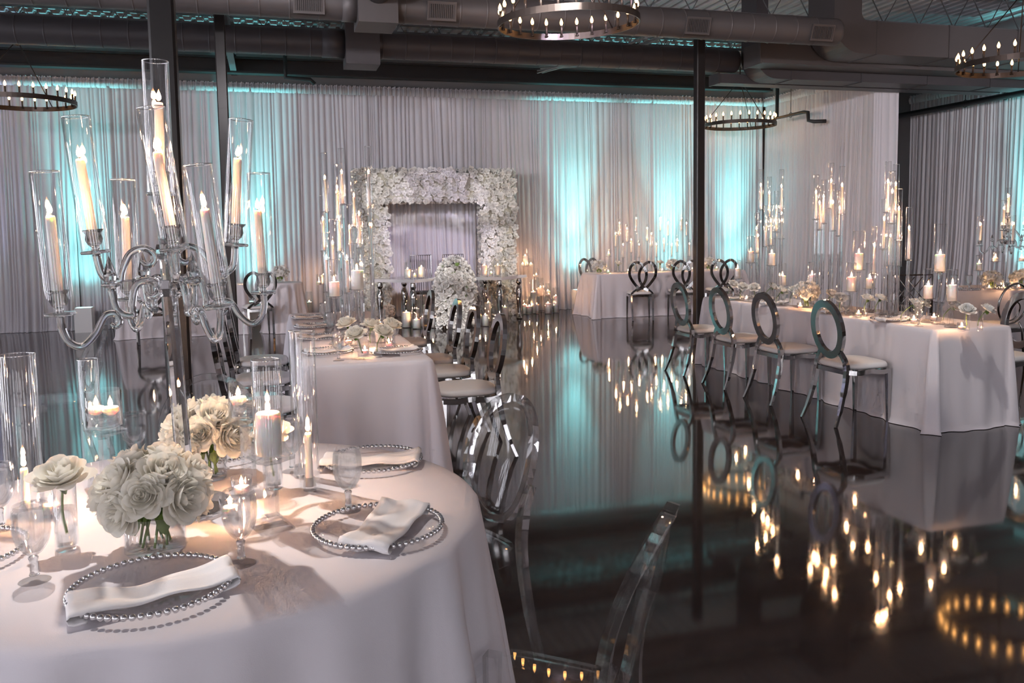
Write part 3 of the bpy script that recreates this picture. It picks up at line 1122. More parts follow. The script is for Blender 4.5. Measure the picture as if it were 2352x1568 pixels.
# middle table, left side (x-), facing +x
for yy, lab in ((5.55, 'oval-back chrome chair nearest the camera on the left side of the middle table'), (6.6, 'middle oval-back chrome chair on the left side of the middle table'),
                (7.55, 'farthest oval-back chrome chair on the left side of the middle table')):
    o_chair(lab, -.085, yy, -pi / 2, G)
G2 = 'chrome loop-back chairs'
for px, rz, lab in ((1470, -.25, 'loop-back chrome chair in front of the far table, in full view'), (1566, -.2, 'loop-back chrome chair in front of the far table, left of the column'),
                    (1652, -.2, 'loop-back chrome chair in front of the far table, right of the column')):
    loop_chair(lab, on_y(px, 13.25, .5), 13.25, rz, G2)
loop_chair('loop-back chrome chair behind the left end of the far table, half hidden', on_y(1372, 14.78, .8), 14.78, pi + .3, G2)
loop_chair('loop-back chrome chair in front of the far left table, behind the candelabra pole', on_y(345, 13.2, .5), 13.2, .15, G2)
loop_chair('loop-back chrome chair in front of the far left table, beside the small round table', on_y(592, 13.3, .5), 13.3, .2, G2)


def face(x, y, tx, ty):
    return atan2(ty - y, tx - x) - pi / 2


fx_, fy_ = cos(radians(200)), sin(radians(200))
gx, gy = .801 + .262 * fx_, 2.934 + .262 * fy_
ghost_chair('clear ghost chair right of the round table, oval back toward the aisle', gx, gy, radians(200) - pi / 2)
fx_, fy_ = cos(radians(143)), sin(radians(143))
gx, gy = .765 + .262 * fx_, 1.66 + .262 * fy_
ghost_chair('clear ghost chair nearest the camera, cut by the bottom edge', gx, gy, radians(143) - pi / 2)
gx, gy = -.27, 3.55
ghost_chair('clear ghost chair behind the round table, seen through the flowers', gx, gy, pi)
gx, gy = -1.42, 6.35
ghost_chair('clear ghost chair on the left beyond the round table, seen edge on', gx, gy, pi / 2 - .1)
gx, gy = -1.12, 3.5
ghost_chair('clear ghost chair at the left edge, half hidden by the tall glass tube', gx, gy, face(gx, gy, TCX, TCY))


# thin ring-back chair at the right-edge table
def ring_chair(label, x, y, rz):
    t_ = thing('ring_back_chair', label, 'chair', (x, y, 0), rz, 'thin ring-back chairs')
    chair_common(t_)
    for sx in (-1, 1):
        obj('leg', MB().tube([(sx * .17, -.24, 0), (sx * .17, -.2, .42), (sx * .12, -.2, .5)], .011, 8), 'chrome', t_)
    c = Vector((0, -.22, .70))
    obj('ring_back', MB().tube([c + Vector((.21 * cos(a), -.03 * sin(a), .21 * sin(a))) for a in [2 * pi * i / 40 for i in range(40)]], .011, 8, closed=True), 'chrome', t_)
    obj('inner_ring', MB().tube([c + Vector((.10 * cos(a), .005 - .03 * sin(a), -.08 + .10 * sin(a))) for a in [2 * pi * i / 32 for i in range(32)]], .008, 8, closed=True), 'chrome', t_)


ring_chair('thin ring-back chair in front of the right-edge table', on_y(2283, 7.25, .6), 7.25, .1)


def square_chair(label, x, y, rz):
    t_ = thing('square_back_chair', label, 'chair', (x, y, 0), rz)
    chair_common(t_)
    obj('back_frame', MB().bar([(-.27, -.2, .40), (-.27, -.22, .95), (.27, -.22, .95), (.27, -.2, .40)], .025, .025, side=(0, 1, 0)), 'bronze', t_)
    mb_ = MB()
    for i in range(6):
        a = -.25 + .1 * i
        mb_.tube([(a, -.21, .55), (min(a + .3, .26), -.215, .55 + min(.3, .26 - a) * 1.25)], .006, 5)
        mb_.tube([(-a, -.21, .55), (max(-a - .3, -.26), -.215, .55 + min(.3, .26 - a) * 1.25)], .006, 5)
    obj('lattice', mb_, 'chrome', t_)
    for sx in (-1, 1):
        obj('leg', MB().bar([(sx * .2, -.24, 0), (sx * .2, -.2, .42)], .03, .03), 'bronze', t_)


square_chair('dark square-back chair with metal lattice, behind the right candle cluster', on_y(2068, 8.45, .8), 8.45, -.2)


# ================================================================== CANDLES AND GLASSWARE
def flame_mesh(h=.032, r=.0068):
    return lambda: MB().lathe([(0, 0), (r * .55, h * .08), (r * .9, h * .22), (r * .85, h * .4), (r * .5, h * .65), (r * .18, h * .86), (0, h)], 8)


def taper(parent, h, r=.0105, z=0.0, loc=(0, 0), big=1.0, rot=(0, 0, 0)):
    c = obj('candle', cached(('taper', round(h, 3), r), lambda: MB().lathe([(r * 1.06, 0), (r, h * .5), (r * .93, h - .006), (r * .8, h), (r * .35, h - .003), (0, h - .004)], 14)), 'wax', parent, (loc[0], loc[1], z), rot)
    obj('wick', cached('wick_mesh', lambda: MB().tube([(0, 0, 0), (0, 0, .008), (.001, 0, .012)], .0011, 5)), 'wick', c, (0, 0, h - .004))
    obj('flame', cached(('flame', big), flame_mesh(.034 * big, .0072 * big)), 'flame', c, (0, 0, h + .005))
    return c


def pillar(parent, h, r, z=0.0, big=1.0, loc=(0, 0)):
    c = obj('candle', cached(('pillar', round(h, 3), r), lambda: MB().lathe([(r, 0), (r, h - .004), (r - .004, h), (r * .75, h - .001), (r * .45, h - .006), (0, h - .008)], 22)), 'wax', parent, (loc[0], loc[1], z))
    obj('wick', cached('wick_mesh', lambda: None), 'wick', c, (0, 0, h - .008)) if 'wick_mesh' in CACHE else None
    obj('flame', cached(('flame', big), flame_mesh(.034 * big, .0072 * big)), 'flame', c, (0, 0, h + .002))
    return c


def chimney_mesh(r, h, n=24, foot=True):
    def f():
        mb_ = MB()
        mb_.lathe([(r, 0), (r, h - .001), (r + .0006, h), (r - .0015, h + .0018), (r - .0036, h), (r - .003, h - .001), (r - .003, .003)], n, False, False)
        return mb_
    return f


def tube_mesh(r, h, n=24, mat='glass'):
    key = ('tube', r, h, n, mat)
    if key not in CACHE:
        me = chimney_mesh(r, h, n)().mesh('tube')
        me.materials.append(MATS[mat])
        me.materials.append(MATS['glass_rim'])
        for p in me.polygons:
            if p.center.z > h - .001:
                p.material_index = 1
        CACHE[key] = me
    return CACHE[key]


def tall_candlestick(label, x, y, zf, top, group, tube_r=.026, tube_h=.43, cand=.235, lean=(0, 0), n=16):
    """clear stem of the needed height carrying a cup, a taper and a glass tube; zf = height of the flame above the floor"""
    t_ = thing('tall_candlestick', label, 'candlestick', (x, y, top), group=group)
    stem = max(.04, zf - top - cand - .03 - .02)
    obj('base', cached('cs_base', lambda: MB().lathe([(.042, 0), (.042, .006), (.036, .012), (.016, .018), (.011, .024)], 16)), 'crystal', t_)
    sh = round(stem, 2)
    obj('stem', cached(('cs_stem', sh), lambda: MB().lathe([(.0135, .02), (.0135, .02 + sh)], 8, smooth=False)), 'crystal_stem', t_)
    z = .02 + sh
    obj('cup', cached('cs_cup', lambda: MB().lathe([(.008, 0), (.02, .004), (.034, .008), (.034, .013), (.017, .014), (.017, .036), (.02, .04)], 14)), 'crystal', t_, (0, 0, z - .004))
    taper(t_, cand, z=z + .012)
    obj('glass_tube', tube_mesh(tube_r, tube_h, 18), 'glass', t_, (0, 0, z + .009))
    return t_


def pillar_pedestal(label, x, y, z_dish, top, group, r=.035, h=.11, tube=(.043, .26), square=False, rz=0.0):
    """crystal pedestal with dish, pillar candle and glass cylinder; z_dish = height of the dish above the floor"""
    t_ = thing('pillar_candle_holder', label, 'candle holder', (x, y, top), rz, group)
    s = max(.03, round(z_dish - top - .05, 2))
    obj('base', cached('pp_base', lambda: MB().lathe([(.05, 0), (.05, .008), (.042, .016), (.02, .024), (.017, .03)], 8, smooth=False)), 'crystal', t_)
    obj('stem', cached(('pp_stem', s), lambda: MB().lathe([(.015, .028), (.013, .03 + s * .5), (.015, .03 + s)], 8, smooth=False)), 'crystal', t_)
    obj('dish', cached('pp_dish', lambda: MB().lathe([(.012, 0), (.024, .006), (.012, .012), (.03, .016), (.056, .024), (.056, .03), (.01, .026)], 18)), 'crystal', t_, (0, 0, s + .022))
    pillar(t_, h, r, z=s + .05)
    if tube:
        obj('glass_cylinder', tube_mesh(tube[0], tube[1], 22), 'glass', t_, (0, 0, s + .052))
    return t_


def candle_cylinder(label, x, y, z, group, R=.055, H=.24, r=.042, h=.12, n=20, riser=0.0):
    t_ = thing('candle_cylinder', label, 'candle holder', (x, y, z), group=group)
    if riser > 0:
        obj('riser', cached(('riser', round(riser, 2)), lambda: MB().lathe([(R, 0), (R, riser), (R - .004, riser + .001)], n, True, True)), 'glass', t_)
    o = riser
    obj('glass_cylinder', cached(('cyl', R, H), lambda: MB().lathe([(0, .003), (R - .001, .003), (R, .006), (R, H), (R - .003, H), (R - .003, .012), (0, .012)], n)), 'glass', t_, (0, 0, o))
    pillar(t_, h, r, z=o + .013)
    return t_


def votive(label, x, y, z, group='small glass votives'):
    t_ = thing('votive', label, 'votive', (x, y, z), group=group)
    obj('glass_cup', cached('votive_cup', lambda: MB().lathe([(.0, .002), (.024, .002), (.026, .008), (.031, .062), (.029, .062), (.024, .012), (0, .011)], 20)), 'glass', t_)
    c = obj('candle', cached('votive_wax', lambda: MB().lathe([(.0225, .0), (.023, .02), (.02, .022), (.01, .019), (0, .018)], 16)), 'wax', t_, (0, 0, .0125))
    obj('flame', cached(('flame', .85), flame_mesh(.03, .0062)), 'flame', c, (0, 0, .026))
    return t_


def goblet(label, x, y, z, group='water goblets', s=1.0):
    t_ = thing('goblet', label, 'glass', (x, y, z), group=group)
    out = [(.034, .0), (.0345, .003), (.022, .008), (.011, .014), (.0085, .022), (.0085, .045), (.011, .055), (.008, .058), (.02, .068), (.034, .088), (.0405, .115), (.041, .14), (.0385, .165), (.036, .178)]
    obj('foot', cached('goblet_foot', lambda: MB().lathe(out[:4], 24)), 'glass_base', t_, scale=s)
    obj('stem', cached('goblet_stem', lambda: MB().lathe([(.011, .0142)] + out[4:8], 16)), 'crystal_stem', t_, scale=s)
    obj('bowl', cached('goblet_bowl', lambda: MB().lathe(out[7:] + [(.0345, .178), (.0370, .165), (.0393, .14), (.0388, .115), (.0323, .09), (.018, .071), (0, .066)], 28, False, False)), 'glass_foot', t_, scale=s)
    return t_


def charger(label, x, y, z, R=.163, group='glass chargers with silver beads', nb=64):
    t_ = thing('charger_plate', label, 'plate', (x, y, z), group=group)
    obj('plate', cached(('charger', R), lambda: MB().lathe([(0, .006), (R * .60, .006), (R * .66, .010), (R * .8, .016), (R * .97, .021), (R, .021), (R * .97, .017), (R * .8, .012), (R * .66, .006), (R * .6, .002), (0, .002)], 48, False, False)), 'plate_glass', t_)

    def beads():
        mb_ = MB()
        s_ = MB().lathe([(0, -1), (.6, -.8), (.95, -.31), (.95, .31), (.6, .8), (0, 1)], 8)
        for i in range(nb):
            a = 2 * pi * i / nb
            mb_.join(s_, Matrix.Translation((R * cos(a), R * sin(a), .021)) @ Matrix.Scale(R * pi / nb * .93, 4))
        return mb_
    o = obj('beaded_rim', cached(('beads', R, nb), beads), 'silver', t_)
    o['kind'] = 'stuff'
    o['label'] = 'silver beaded rim'
    return t_


def napkin(label, x, y, z, rz, L=.40, W=.15, over=.17, group='folded napkins'):
    """flat folded strip lying over a plate, its ends tucked over the rim"""
    t_ = thing('napkin', label, 'napkin', (x, y, z), rz, group)

    def mk():
        mb_ = MB()
        st = []
        n = 36
        for i in range(n):
            s = -L / 2 + L * i / (n - 1)
            if abs(s) < over - .02:
                q = abs(s) / over
                zz = .014 + .016 * q ** 2
                xx = s
            else:
                e = abs(s) - (over - .02)
                a = min(e / .018, pi)
                xx = (over - .02 + .018 * sin(a) - max(0, e - .018 * pi) * .9) * (1 if s > 0 else -1)
                zz = .030 - .012 * (1 - cos(a)) - max(0, e - .018 * pi) * .05
            st.append((xx, max(.004, zz)))
        m_ = 9
        v = []
        for xx, zz in st:
            for j in range(m_):
                u = j / (m_ - 1) * 2 - 1
                wv = .004 * sin(u * 5 + xx * 20) + .003 * sin(xx * 45)
                v.append((xx, u * W / 2 * (1 + .03 * sin(xx * 9)) + .012 * sin(xx * 7), zz + wv + .003))
        k_ = len(v)
        v += [(a, b_, c - .005) for a, b_, c in v]
        f = []
        for i in range(n - 1):
            for j in range(m_ - 1):
                q = (i * m_ + j, (i + 1) * m_ + j, (i + 1) * m_ + j + 1, i * m_ + j + 1)
                f.append(q)
                f.append(tuple(k_ + w_ for w_ in q[::-1]))
            f.append((i * m_, (i + 1) * m_, k_ + (i + 1) * m_, k_ + i * m_))
            f.append((i * m_ + m_ - 1, (i + 1) * m_ + m_ - 1, k_ + (i + 1) * m_ + m_ - 1, k_ + i * m_ + m_ - 1))
        for i in (0, n - 1):
            for j in range(m_ - 1):
                f.append((i * m_ + j, i * m_ + j + 1, k_ + i * m_ + j + 1, k_ + i * m_ + j))
        return mb_.add(v, f, True)
    obj('cloth', cached(('napkin', L, W, over), mk), 'napkin', t_)
    return t_


# ---------------------------------------------------------------- roses
def petal(mb_, a, w, r0, r1, z0, ztop, curl, nu=5, nv=5):
    """cupped petal: swells out from r0 to r1, rises to ztop, its lip rolls outward by curl"""
    def fn(u, v):
        uu = u * 2 - 1
        wv = w * (.55 + .45 * sin(pi * min(1, .18 + .62 * v)))
        ang = a + uu * wv
        tip = 1 - .30 * abs(uu) ** 2.2
        q = v * tip
        rr = r0 + (r1 - r0) * sin(min(1, q * 1.15) * pi / 2) ** .85 + curl * max(0, q - .62) ** 1.6 * 2.6 - r1 * .05 * uu ** 2
        zz = z0 + (ztop - z0) * q ** 1.15 - curl * max(0, q - .74) ** 1.6 * 3.2 - .05 * uu ** 2 * q
        return (rr * cos(ang), rr * sin(ang), zz)
    mb_.grid(fn, nu, nv)


def rose_mb(seed=0, hi=True, opened=.5):
    """bloom of radius about 1 facing +z, base at z=0"""
    r = random.Random(seed)
    mb_ = MB()
    nu, nv = (7, 7) if hi else (4, 4)
    if hi:
        for i in range(8):
            petal(mb_, i * 1.95 + r.random() * .4, 1.5 - .05 * i, .05, .06 + .032 * i, .2, .93 + .012 * (i % 3) - .008 * i, .015, nu, nv)
        rings = [(4, .40, .92, .05, .95), (5, .55, .88, .12, .85), (5, .70, .76, .22, .82), (6, .82, .60, .30, .66), (6, .94, .40, .36 * opened + .12, .60)]
    else:
        for i in range(2):
            petal(mb_, i * pi, 1.6, .05, .14 + .1 * i, .2, .9, .02, nu, nv)
        rings = [(3, .42, .90, .08, 1.1), (4, .66, .78, .22, .85), (5, .90, .5, .34, .68)]
    for k_, (n, rr, zt, cu, ww) in enumerate(rings):
        off = r.random() * 6.28
        for i in range(n):
            petal(mb_, off + 2 * pi * i / n + r.uniform(-.1, .1), ww * r.uniform(.9, 1.12), .10, rr * r.uniform(.86, 1.06), .05 - .008 * k_, zt * r.uniform(.88, 1.08), cu * r.uniform(.8, 1.3), nu, nv)
    mb_.lathe([(0, .0), (.2, .02), (.32, .15), (.25, .4), (0, .5)], 8)
    return mb_


for i in range(4):
    cached(('rose_hi', i), lambda: rose_mb(i + 1, True, .5 + .2 * (i % 2)))
for i in range(3):
    cached(('rose_lo', i), lambda: rose_mb(i + 11, False))
LEAF = cached('leaf_mesh', lambda: MB().grid(lambda u, v: ((u * 2 - 1) * .35 * sin(pi * min(.98, v * .93 + .05)), v, .12 * sin(pi * v) - .1 * abs(u * 2 - 1) * sin(pi * v)), 5, 7))


def aim(d, spin=0.0):
    return (Vector(d).to_track_quat('Z', 'Y') @ Euler((0, 0, spin)).to_quaternion()).to_euler()


def bud_vase_rose(vlabel, rlabel, x, y, z, s=.062, H=.165, R=.027, lean=(0, 0), hi=True, water=True, mat='petal'):
    t_ = thing('bud_vase', vlabel, 'vase', (x, y, z), group='glass bud vases')
    obj('glass', cached(('bud', R, H), lambda: MB().lathe([(0, .001), (R - .002, .001), (R, .004), (R, H), (R - .002, H), (R - .003, .014), (0, .013)], 20)), 'glass', t_)
    if water:
        obj('water', cached(('budw', R, H), lambda: MB().lathe([(0, .0145), (R - .0035, .0145), (R - .0028, H * .62), (0, H * .62)], 18)), 'water', t_)
    q = thing('rose', rlabel, 'rose', (x, y, z + H * .25), group='single roses in bud vases')
    hz = H * .75 + .012
    tip = Vector((lean[0], lean[1], hz))
    obj('stem', MB().tube(bez([(-lean[0] * .3, -lean[1] * .3, 0), (-.006, .002, hz * .4), (tip.x * .6, tip.y * .6, hz * .8), tip], 9), .0032, 6), 'leaf', q)
    d = Vector((lean[0] * 11, lean[1] * 8 - .35, 1))
    obj('bloom', CACHE[('rose_hi', rnd.randrange(4))] if hi else CACHE[('rose_lo', rnd.randrange(3))], mat if hi else 'petal_far', q, tip - Vector((0, 0, .012)), aim(d, rnd.uniform(0, 6)), (s, s, s * .85))
    for i in range(3):
        a = rnd.uniform(0, 6.28)
        obj('leaf', LEAF, 'leaf', q, tip - Vector((0, 0, .004)), (radians(-105), 0, a), s * .6)


def bouquet(vlabel, blabel, x, y, z, n=16, R=.115, rv=.065, hv=.10, s=.055, hi=True, lift=.0):
    t_ = thing('vase', vlabel, 'vase', (x, y, z))
    obj('glass', cached(('bqv', rv, hv), lambda: MB().lathe([(0, .001), (rv - .003, .001), (rv, .006), (rv, hv), (rv - .003, hv), (rv - .003, .016), (0, .014)], 32)), 'glass', t_)
    q = thing('bouquet', blabel, 'bouquet', (x, y, z + hv * .35), group=None)
    c = Vector((0, 0, hv * .65 + R * .30 + lift))
    gold = pi * (3 - sqrt(5))
    for i in range(n):
        u = 1 - 1.45 * (i + .5) / n
        rr = sqrt(max(0, 1 - u * u))
        a = gold * i + .4
        d = Vector((rr * cos(a), rr * sin(a), u))
        sc = s * rnd.uniform(.9, 1.12)
        p = c + Vector((d.x * (R - sc * .62), d.y * (R - sc * .62), d.z * (R * .85 - sc * .62)))
        obj('rose', CACHE[('rose_hi', i % 4)] if hi else CACHE[('rose_lo', i % 3)], 'petal' if hi else 'petal_far', q, p, aim((d.x, d.y, d.z * .9 + .15), rnd.uniform(0, 6)), sc)
    for i in range(7):
        a = 2 * pi * i / 7 + .3
        obj('stem', MB().tube([(rv * .5 * cos(a), rv * .5 * sin(a), -hv * .18), (rv * .3 * cos(a + .8), rv * .3 * sin(a + .8), hv * .8)], .0035, 5), 'leaf', q)
    for i in range(4):
        a = 2 * pi * i / 4 + .6
        obj('leaf', LEAF, 'leaf', q, c + Vector((R * .3 * cos(a), R * .3 * sin(a), -R * .35)), (radians(-75), 0, a - pi / 2), s * .8)


def float_holder(label, clabels, x, y, z, zb, rz=0.0, R=.05):
    """square-stemmed crystal holder with a cylinder bowl of water in which candles float; zb = height of the bowl floor above the table"""
    t_ = thing('floating_candle_stand', label, 'candle holder', (x, y, z), rz)
    obj('base', MB().add([(sx * a, sy * a, zz) for a, zz in ((.046, 0), (.046, .012), (.032, .026), (.02, .026)) for sx, sy in ((-1, -1), (1, -1), (1, 1), (-1, 1))],
        [(3, 2, 1, 0)] + [(k_ * 4 + i, k_ * 4 + (i + 1) % 4, k_ * 4 + 4 + (i + 1) % 4, k_ * 4 + 4 + i) for k_ in range(3) for i in range(4)] + [(12, 13, 14, 15)]), 'crystal', t_)
    obj('stem', MB().box(-.0165, .0165, -.0165, .0165, .0262, zb - .02), 'crystal', t_)
    obj('square_dish', MB().add([(sx * a, sy * a, zz) for a, zz in ((.018, zb - .0198), (.046, zb - .006), (.046, zb)) for sx, sy in ((-1, -1), (1, -1), (1, 1), (-1, 1))],
        [(3, 2, 1, 0)] + [(k_ * 4 + i, k_ * 4 + (i + 1) % 4, k_ * 4 + 4 + (i + 1) % 4, k_ * 4 + 4 + i) for k_ in range(2) for i in range(4)] + [(8, 9, 10, 11)]), 'crystal', t_)
    H = .115
    obj('bowl', MB().lathe([(0, 0), (R * .5, 0), (R, .012), (R, H), (R - .0022, H), (R - .0022, .015), (0, .006)], 32), 'glass', t_, (0, 0, zb + .0005))
    obj('water', MB().lathe([(0, .007), (R - .003, .016), (R - .0028, .055), (0, .055)], 28), 'water', t_, (0, 0, zb + .0005))
    for i, cl in enumerate(clabels):
        a = rz + 2.4 + i * 2.9
        q = thing('floating_candle', cl, 'candle', (x + .022 * cos(a), y + .022 * sin(a), z + zb + .043), group='floating candles')
        obj('wax', cached('float_wax', lambda: MB().lathe([(.010, 0), (.021, .008), (.0235, .018), (.021, .024), (.009, .0215), (0, .021)], 18)), 'wax', q)
        obj('flame', cached(('flame', 1.0), flame_mesh(.034, .0072)), 'flame', q, (0, 0, .024))


# ---------------------------------------------------------------- candelabra
def candelabra(label, x, y, z, rz=0.0, scale=1.0, leans=True, mat='crystal_arm', hub=(.48, .395)):
    t_ = thing('crystal_candelabra', label, 'candelabra', (x, y, z), rz)
    t_.scale = (scale,) * 3
    obj('base', cached('cb_base', lambda: MB().lathe([(.125, 0), (.125, .008), (.105, .022), (.06, .026)], 12, smooth=False)
        .lathe([(.04, .0262), (.05, .04), (.04, .054), (.026, .06)], 12, smooth=False)), mat, t_)
    zl, zu = hub[1], hub[0]
    obj('pole', cached(('cb_pole', zu), lambda: MB().lathe([(.0225, .0602), (.0215, zl - .022)], 8, smooth=False)
        .lathe([(.017, zl + .0232), (.017, zu - .022)], 8, smooth=False)), mat, t_)
    obj('lower_hub', cached('cb_hub', lambda: MB().lathe([(.03, -.022), (.034, 0), (.03, .022)], 12, smooth=False)), 'silver', t_, (0, 0, zl))
    obj('upper_hub', cached('cb_hub2', lambda: MB().lathe([(.022, -.02), (.028, 0), (.022, .02)], 12, smooth=False)), mat, t_, (0, 0, zu))
    ctop = zu + .15
    obj('centre_stem', cached(('cb_cstem', 1), lambda: MB().lathe([(.012, .0202), (.02, .04), (.012, .055), (.018, .085), (.012, .1), (.012, .148)], 10)), mat, t_, (0, 0, zu))

    def cup(loc, ln, tube_h=.35, cand=.222):
        c = obj('candle_cup', cached('cb_cup', lambda: MB().lathe([(.008, 0), (.036, .002), (.038, .006), (.036, .01), (.010, .011), (.009, .02), (.017, .027), (.022, .04), (.019, .055), (.028, .066), (.024, .066), (.0155, .056), (.0155, .03), (0, .028)], 20)), mat, t_, loc, (-ln[1], ln[0], 0))
        taper(c, cand, r=.0125, z=.03, big=.95, rot=(rnd.uniform(-.03, .03), rnd.uniform(-.03, .03), 0))
        obj('glass_tube', tube_mesh(.0345, tube_h, 32, 'glass'), 'glass', c, (0, 0, .0105))
        return c
    r_ = .0098

    def arm(dx, dy, z0, r1, zc, depth):
        """S-curved arm with scroll, hub at z0, cup plate at radius r1 and height zc"""
        d = Vector((dx, dy, 0))
        P = lambda s, zz: (d.x * s, d.y * s, zz)
        i0 = .03
        pts = [P(i0 + .035, z0 - .012), P(i0 + .022, z0 - .024), P(i0 + .004, z0 - .018), P(i0 + .0, z0 + .004), P(i0 + .025, z0 + .022), P(i0 + .06, z0 + .008),
               P((i0 + r1) / 2 + .012, z0 - depth * .6), P(r1 - .05, z0 - depth), P(r1 - .012, z0 - depth * .75), P(r1, zc)]
        path = bez(pts, 54)
        rad = [r_ * (.45 + .55 * min(1, i / 10)) for i in range(len(path))]
        obj('arm', MB().tube(path, rad, 12), mat, t_)

    def finial(dx, dy, rr, zz):
        obj('finial', cached('cb_finial', lambda: MB().lathe([(.008, 0), (.024, .008), (.024, .013), (.01, .018), (.015, .022), (.017, .034), (.009, .062), (0, .088)], 12, smooth=False)), mat, t_, (dx * rr, dy * rr, zz))
    return t_, cup, arm, finial, zl, zu, ctop


def full_candelabra(label, x, y, z, rz=0.0, scale=1.0, hub=(.48, .395), leans=None):
    t_, cup, arm, finial, zl, zu, ctop = candelabra(label, x, y, z, rz, scale, hub=hub)
    L = leans or {}
    cup((0, 0, ctop), L.get('c', (0, 0)))
    for k_, (a, r1) in enumerate(((pi + .05, .172), (-pi / 2 + .14, .19), (.25, .19))):
        dx, dy = cos(a), sin(a)
        arm(dx, dy, zu - .01, r1, zu + .002, .062)
        cup((dx * r1, dy * r1, zu + .002), L.get('u%d' % k_, (0, 0)))
    for k_, a in enumerate((pi + radians(27), -pi / 2 + radians(25), radians(25), pi / 2 + radians(25))):
        dx, dy = cos(a), sin(a)
        rf = .155
        arm(dx, dy, zl + .005, rf, zl + .012, .07)
        finial(dx, dy, rf, zl + .012)
        # second S from under the finial to the cup
        d = Vector((dx, dy, 0))
        P = lambda s, zz: (d.x * s, d.y * s, zz)
        z1 = zl - .07
        pts = [P(.165, z1 - .008), P(.152, z1 - .018), P(.142, z1 - .004), P(.152, z1 + .016), P(.178, z1 + .012), P(.205, z1 - .03), P(.24, z1 - .058), P(.27, z1 - .045), P(.284, z1 - .012), P(.286, z1 + .025)]
        path = bez(pts, 54)
        obj('arm', MB().tube(path, [r_ * (.45 + .55 * min(1, i / 10)) for i in range(len(path)) for r_ in (.0098,)], 12), 'crystal_arm', t_)
        cup((dx * .286, dy * .286, z1 + .024), L.get('l%d' % k_, (0, 0)))
    return t_


# ================================================================== FOREGROUND ROUND TABLE
def tp(px, py):
    p = at(px, py, TT)
    return p.x, p.y


cx_, cy_ = tp(432, 1172)
zl = z_of(cx_, cy_, 664) - TT
zu = z_of(cx_, cy_, 580) - TT
cand = full_candelabra('tall crystal candelabra with taper candles in glass tubes on the round table', cx_, cy_, TT + .0045, rz=radians(5), hub=(zu, zl),
                       leans={'c': (.04, 0.0), 'u0': (-.05, 0), 'u1': (-.08, 0), 'u2': (.12, 0), 'l0': (-.01, 0), 'l1': (-.07, 0), 'l2': (.03, 0), 'l3': (.04, 0)})
cand.rotation_euler = (0, radians(-1.9), radians(5))

x, y = tp(358, 1262)
bouquet('low glass cylinder vase behind the nearest plate', 'round bouquet of white roses nearest the camera', x, y, TT, n=15, R=.125, rv=.072, hv=.095, s=.064, lift=.01)
x, y = tp(478, 1098)
bouquet('low glass cylinder vase behind the candelabra pole', 'white rose bouquet behind the candelabra pole', x, y, TT, n=15, R=.125, rv=.06, hv=.095, s=.06, lift=.01)
x, y = tp(155, 1262)
bud_vase_rose('slim bud vase half filled with water at left of the round table', 'single open white rose at the left of the round table', x, y, TT, s=.07, H=.175, R=.0275, lean=(-.004, 0))
x, y = tp(630, 1122)
bud_vase_rose('slim bud vase behind the square crystal candle stand', 'single rose hidden behind the square-based pillar candle', x, y, TT, s=.06, H=.165, R=.0265)
for px, py, l in ((80, 1333, 'water goblet at the left of the nearest plate'), (555, 1294, 'water goblet between the two front plates'), (801, 1172, 'water goblet behind the right-hand plate'),
                  (672, 1082, 'water goblet beside the taper in the wide tube'), (312, 1066, 'water goblet at the back left of the round table'), (2, 1215, 'water goblet cut by the left edge')):
    x, y = tp(px, py)
    goblet(l, x, y, TT)
for px, py, rz, l, nl in ((350, 1362, .23, 'beaded glass charger nearest the camera', 'napkin wrapped across the nearest charger'),
                          (869, 1222, 1.02, 'beaded glass charger at the right of the round table', 'napkin lying diagonally over the right-hand charger'),
                          (857, 1066, .1, 'beaded glass charger at the back right of the round table', 'rumpled napkin on the back right charger'),
                          (-115, 1285, .2, 'beaded glass charger cut by the left edge', None),
                          (500, 1048, .3, 'beaded glass charger behind the white bouquets', None)):
    x, y = tp(px, py)
    charger(l, x, y, TT, R=.165 if py > 1200 else .16)
    if nl:
        if px == 350:
            napkin(nl, x + .01, y - .035, TT + .006, rz, L=.46, W=.115, over=.172)
        elif px == 869:
            napkin(nl, x + .02, y - .01, TT + .006, rz, L=.42, W=.135, over=.165)
        else:
            napkin(nl, x - .01, y - .02, TT + .006, rz - .35, L=.40, W=.13, over=.165)
x, y = tp(251, 1150)
float_holder('floating candle stand with two candles, left of the candelabra', ['floating candle at the back of the left water bowl', 'floating candle at the front of the left water bowl'], x, y, TT, z_of(x, y, 985) - TT, rz=.5)
x, y = tp(574, 1138)
float_holder('floating candle stand behind the square-based pillar candle', ['floating candle in the right water bowl'], x, y, TT, z_of(x, y, 962) - TT, rz=.4)


def square_pillar(label, x, y, z, zt, rz):
    t_ = thing('pillar_candle_stand', label, 'candle holder', (x, y, z), rz)
    def loft(L):
        return MB().add([(sx * a, sy * a, zz) for a, zz in L for sx, sy in ((-1, -1), (1, -1), (1, 1), (-1, 1))],
                        [(3, 2, 1, 0)] + [(k_ * 4 + i, k_ * 4 + (i + 1) % 4, k_ * 4 + 4 + (i + 1) % 4, k_ * 4 + 4 + i) for k_ in range(len(L) - 1) for i in range(4)] + [tuple(len(L) * 4 - 4 + i for i in range(4))])
    obj('base', loft([(.045, 0), (.045, .006), (.032, .022), (.022, .022), (.022, .034)]), 'crystal', t_)
    obj('stem', loft([(.0155, .0342), (.0145, zt - .02)]), 'crystal', t_)
    obj('square_dish', loft([(.02, zt - .0198), (.024, zt - .016), (.05, zt - .004), (.05, zt + .004), (.03, zt + .0045)]), 'crystal', t_)
    pillar(t_, .112, .0325, z=zt + .005, big=1.0)
    obj('glass_cylinder', tube_mesh(.0385, .25, 32, 'glass'), 'glass', t_, (0, 0, zt + .006))


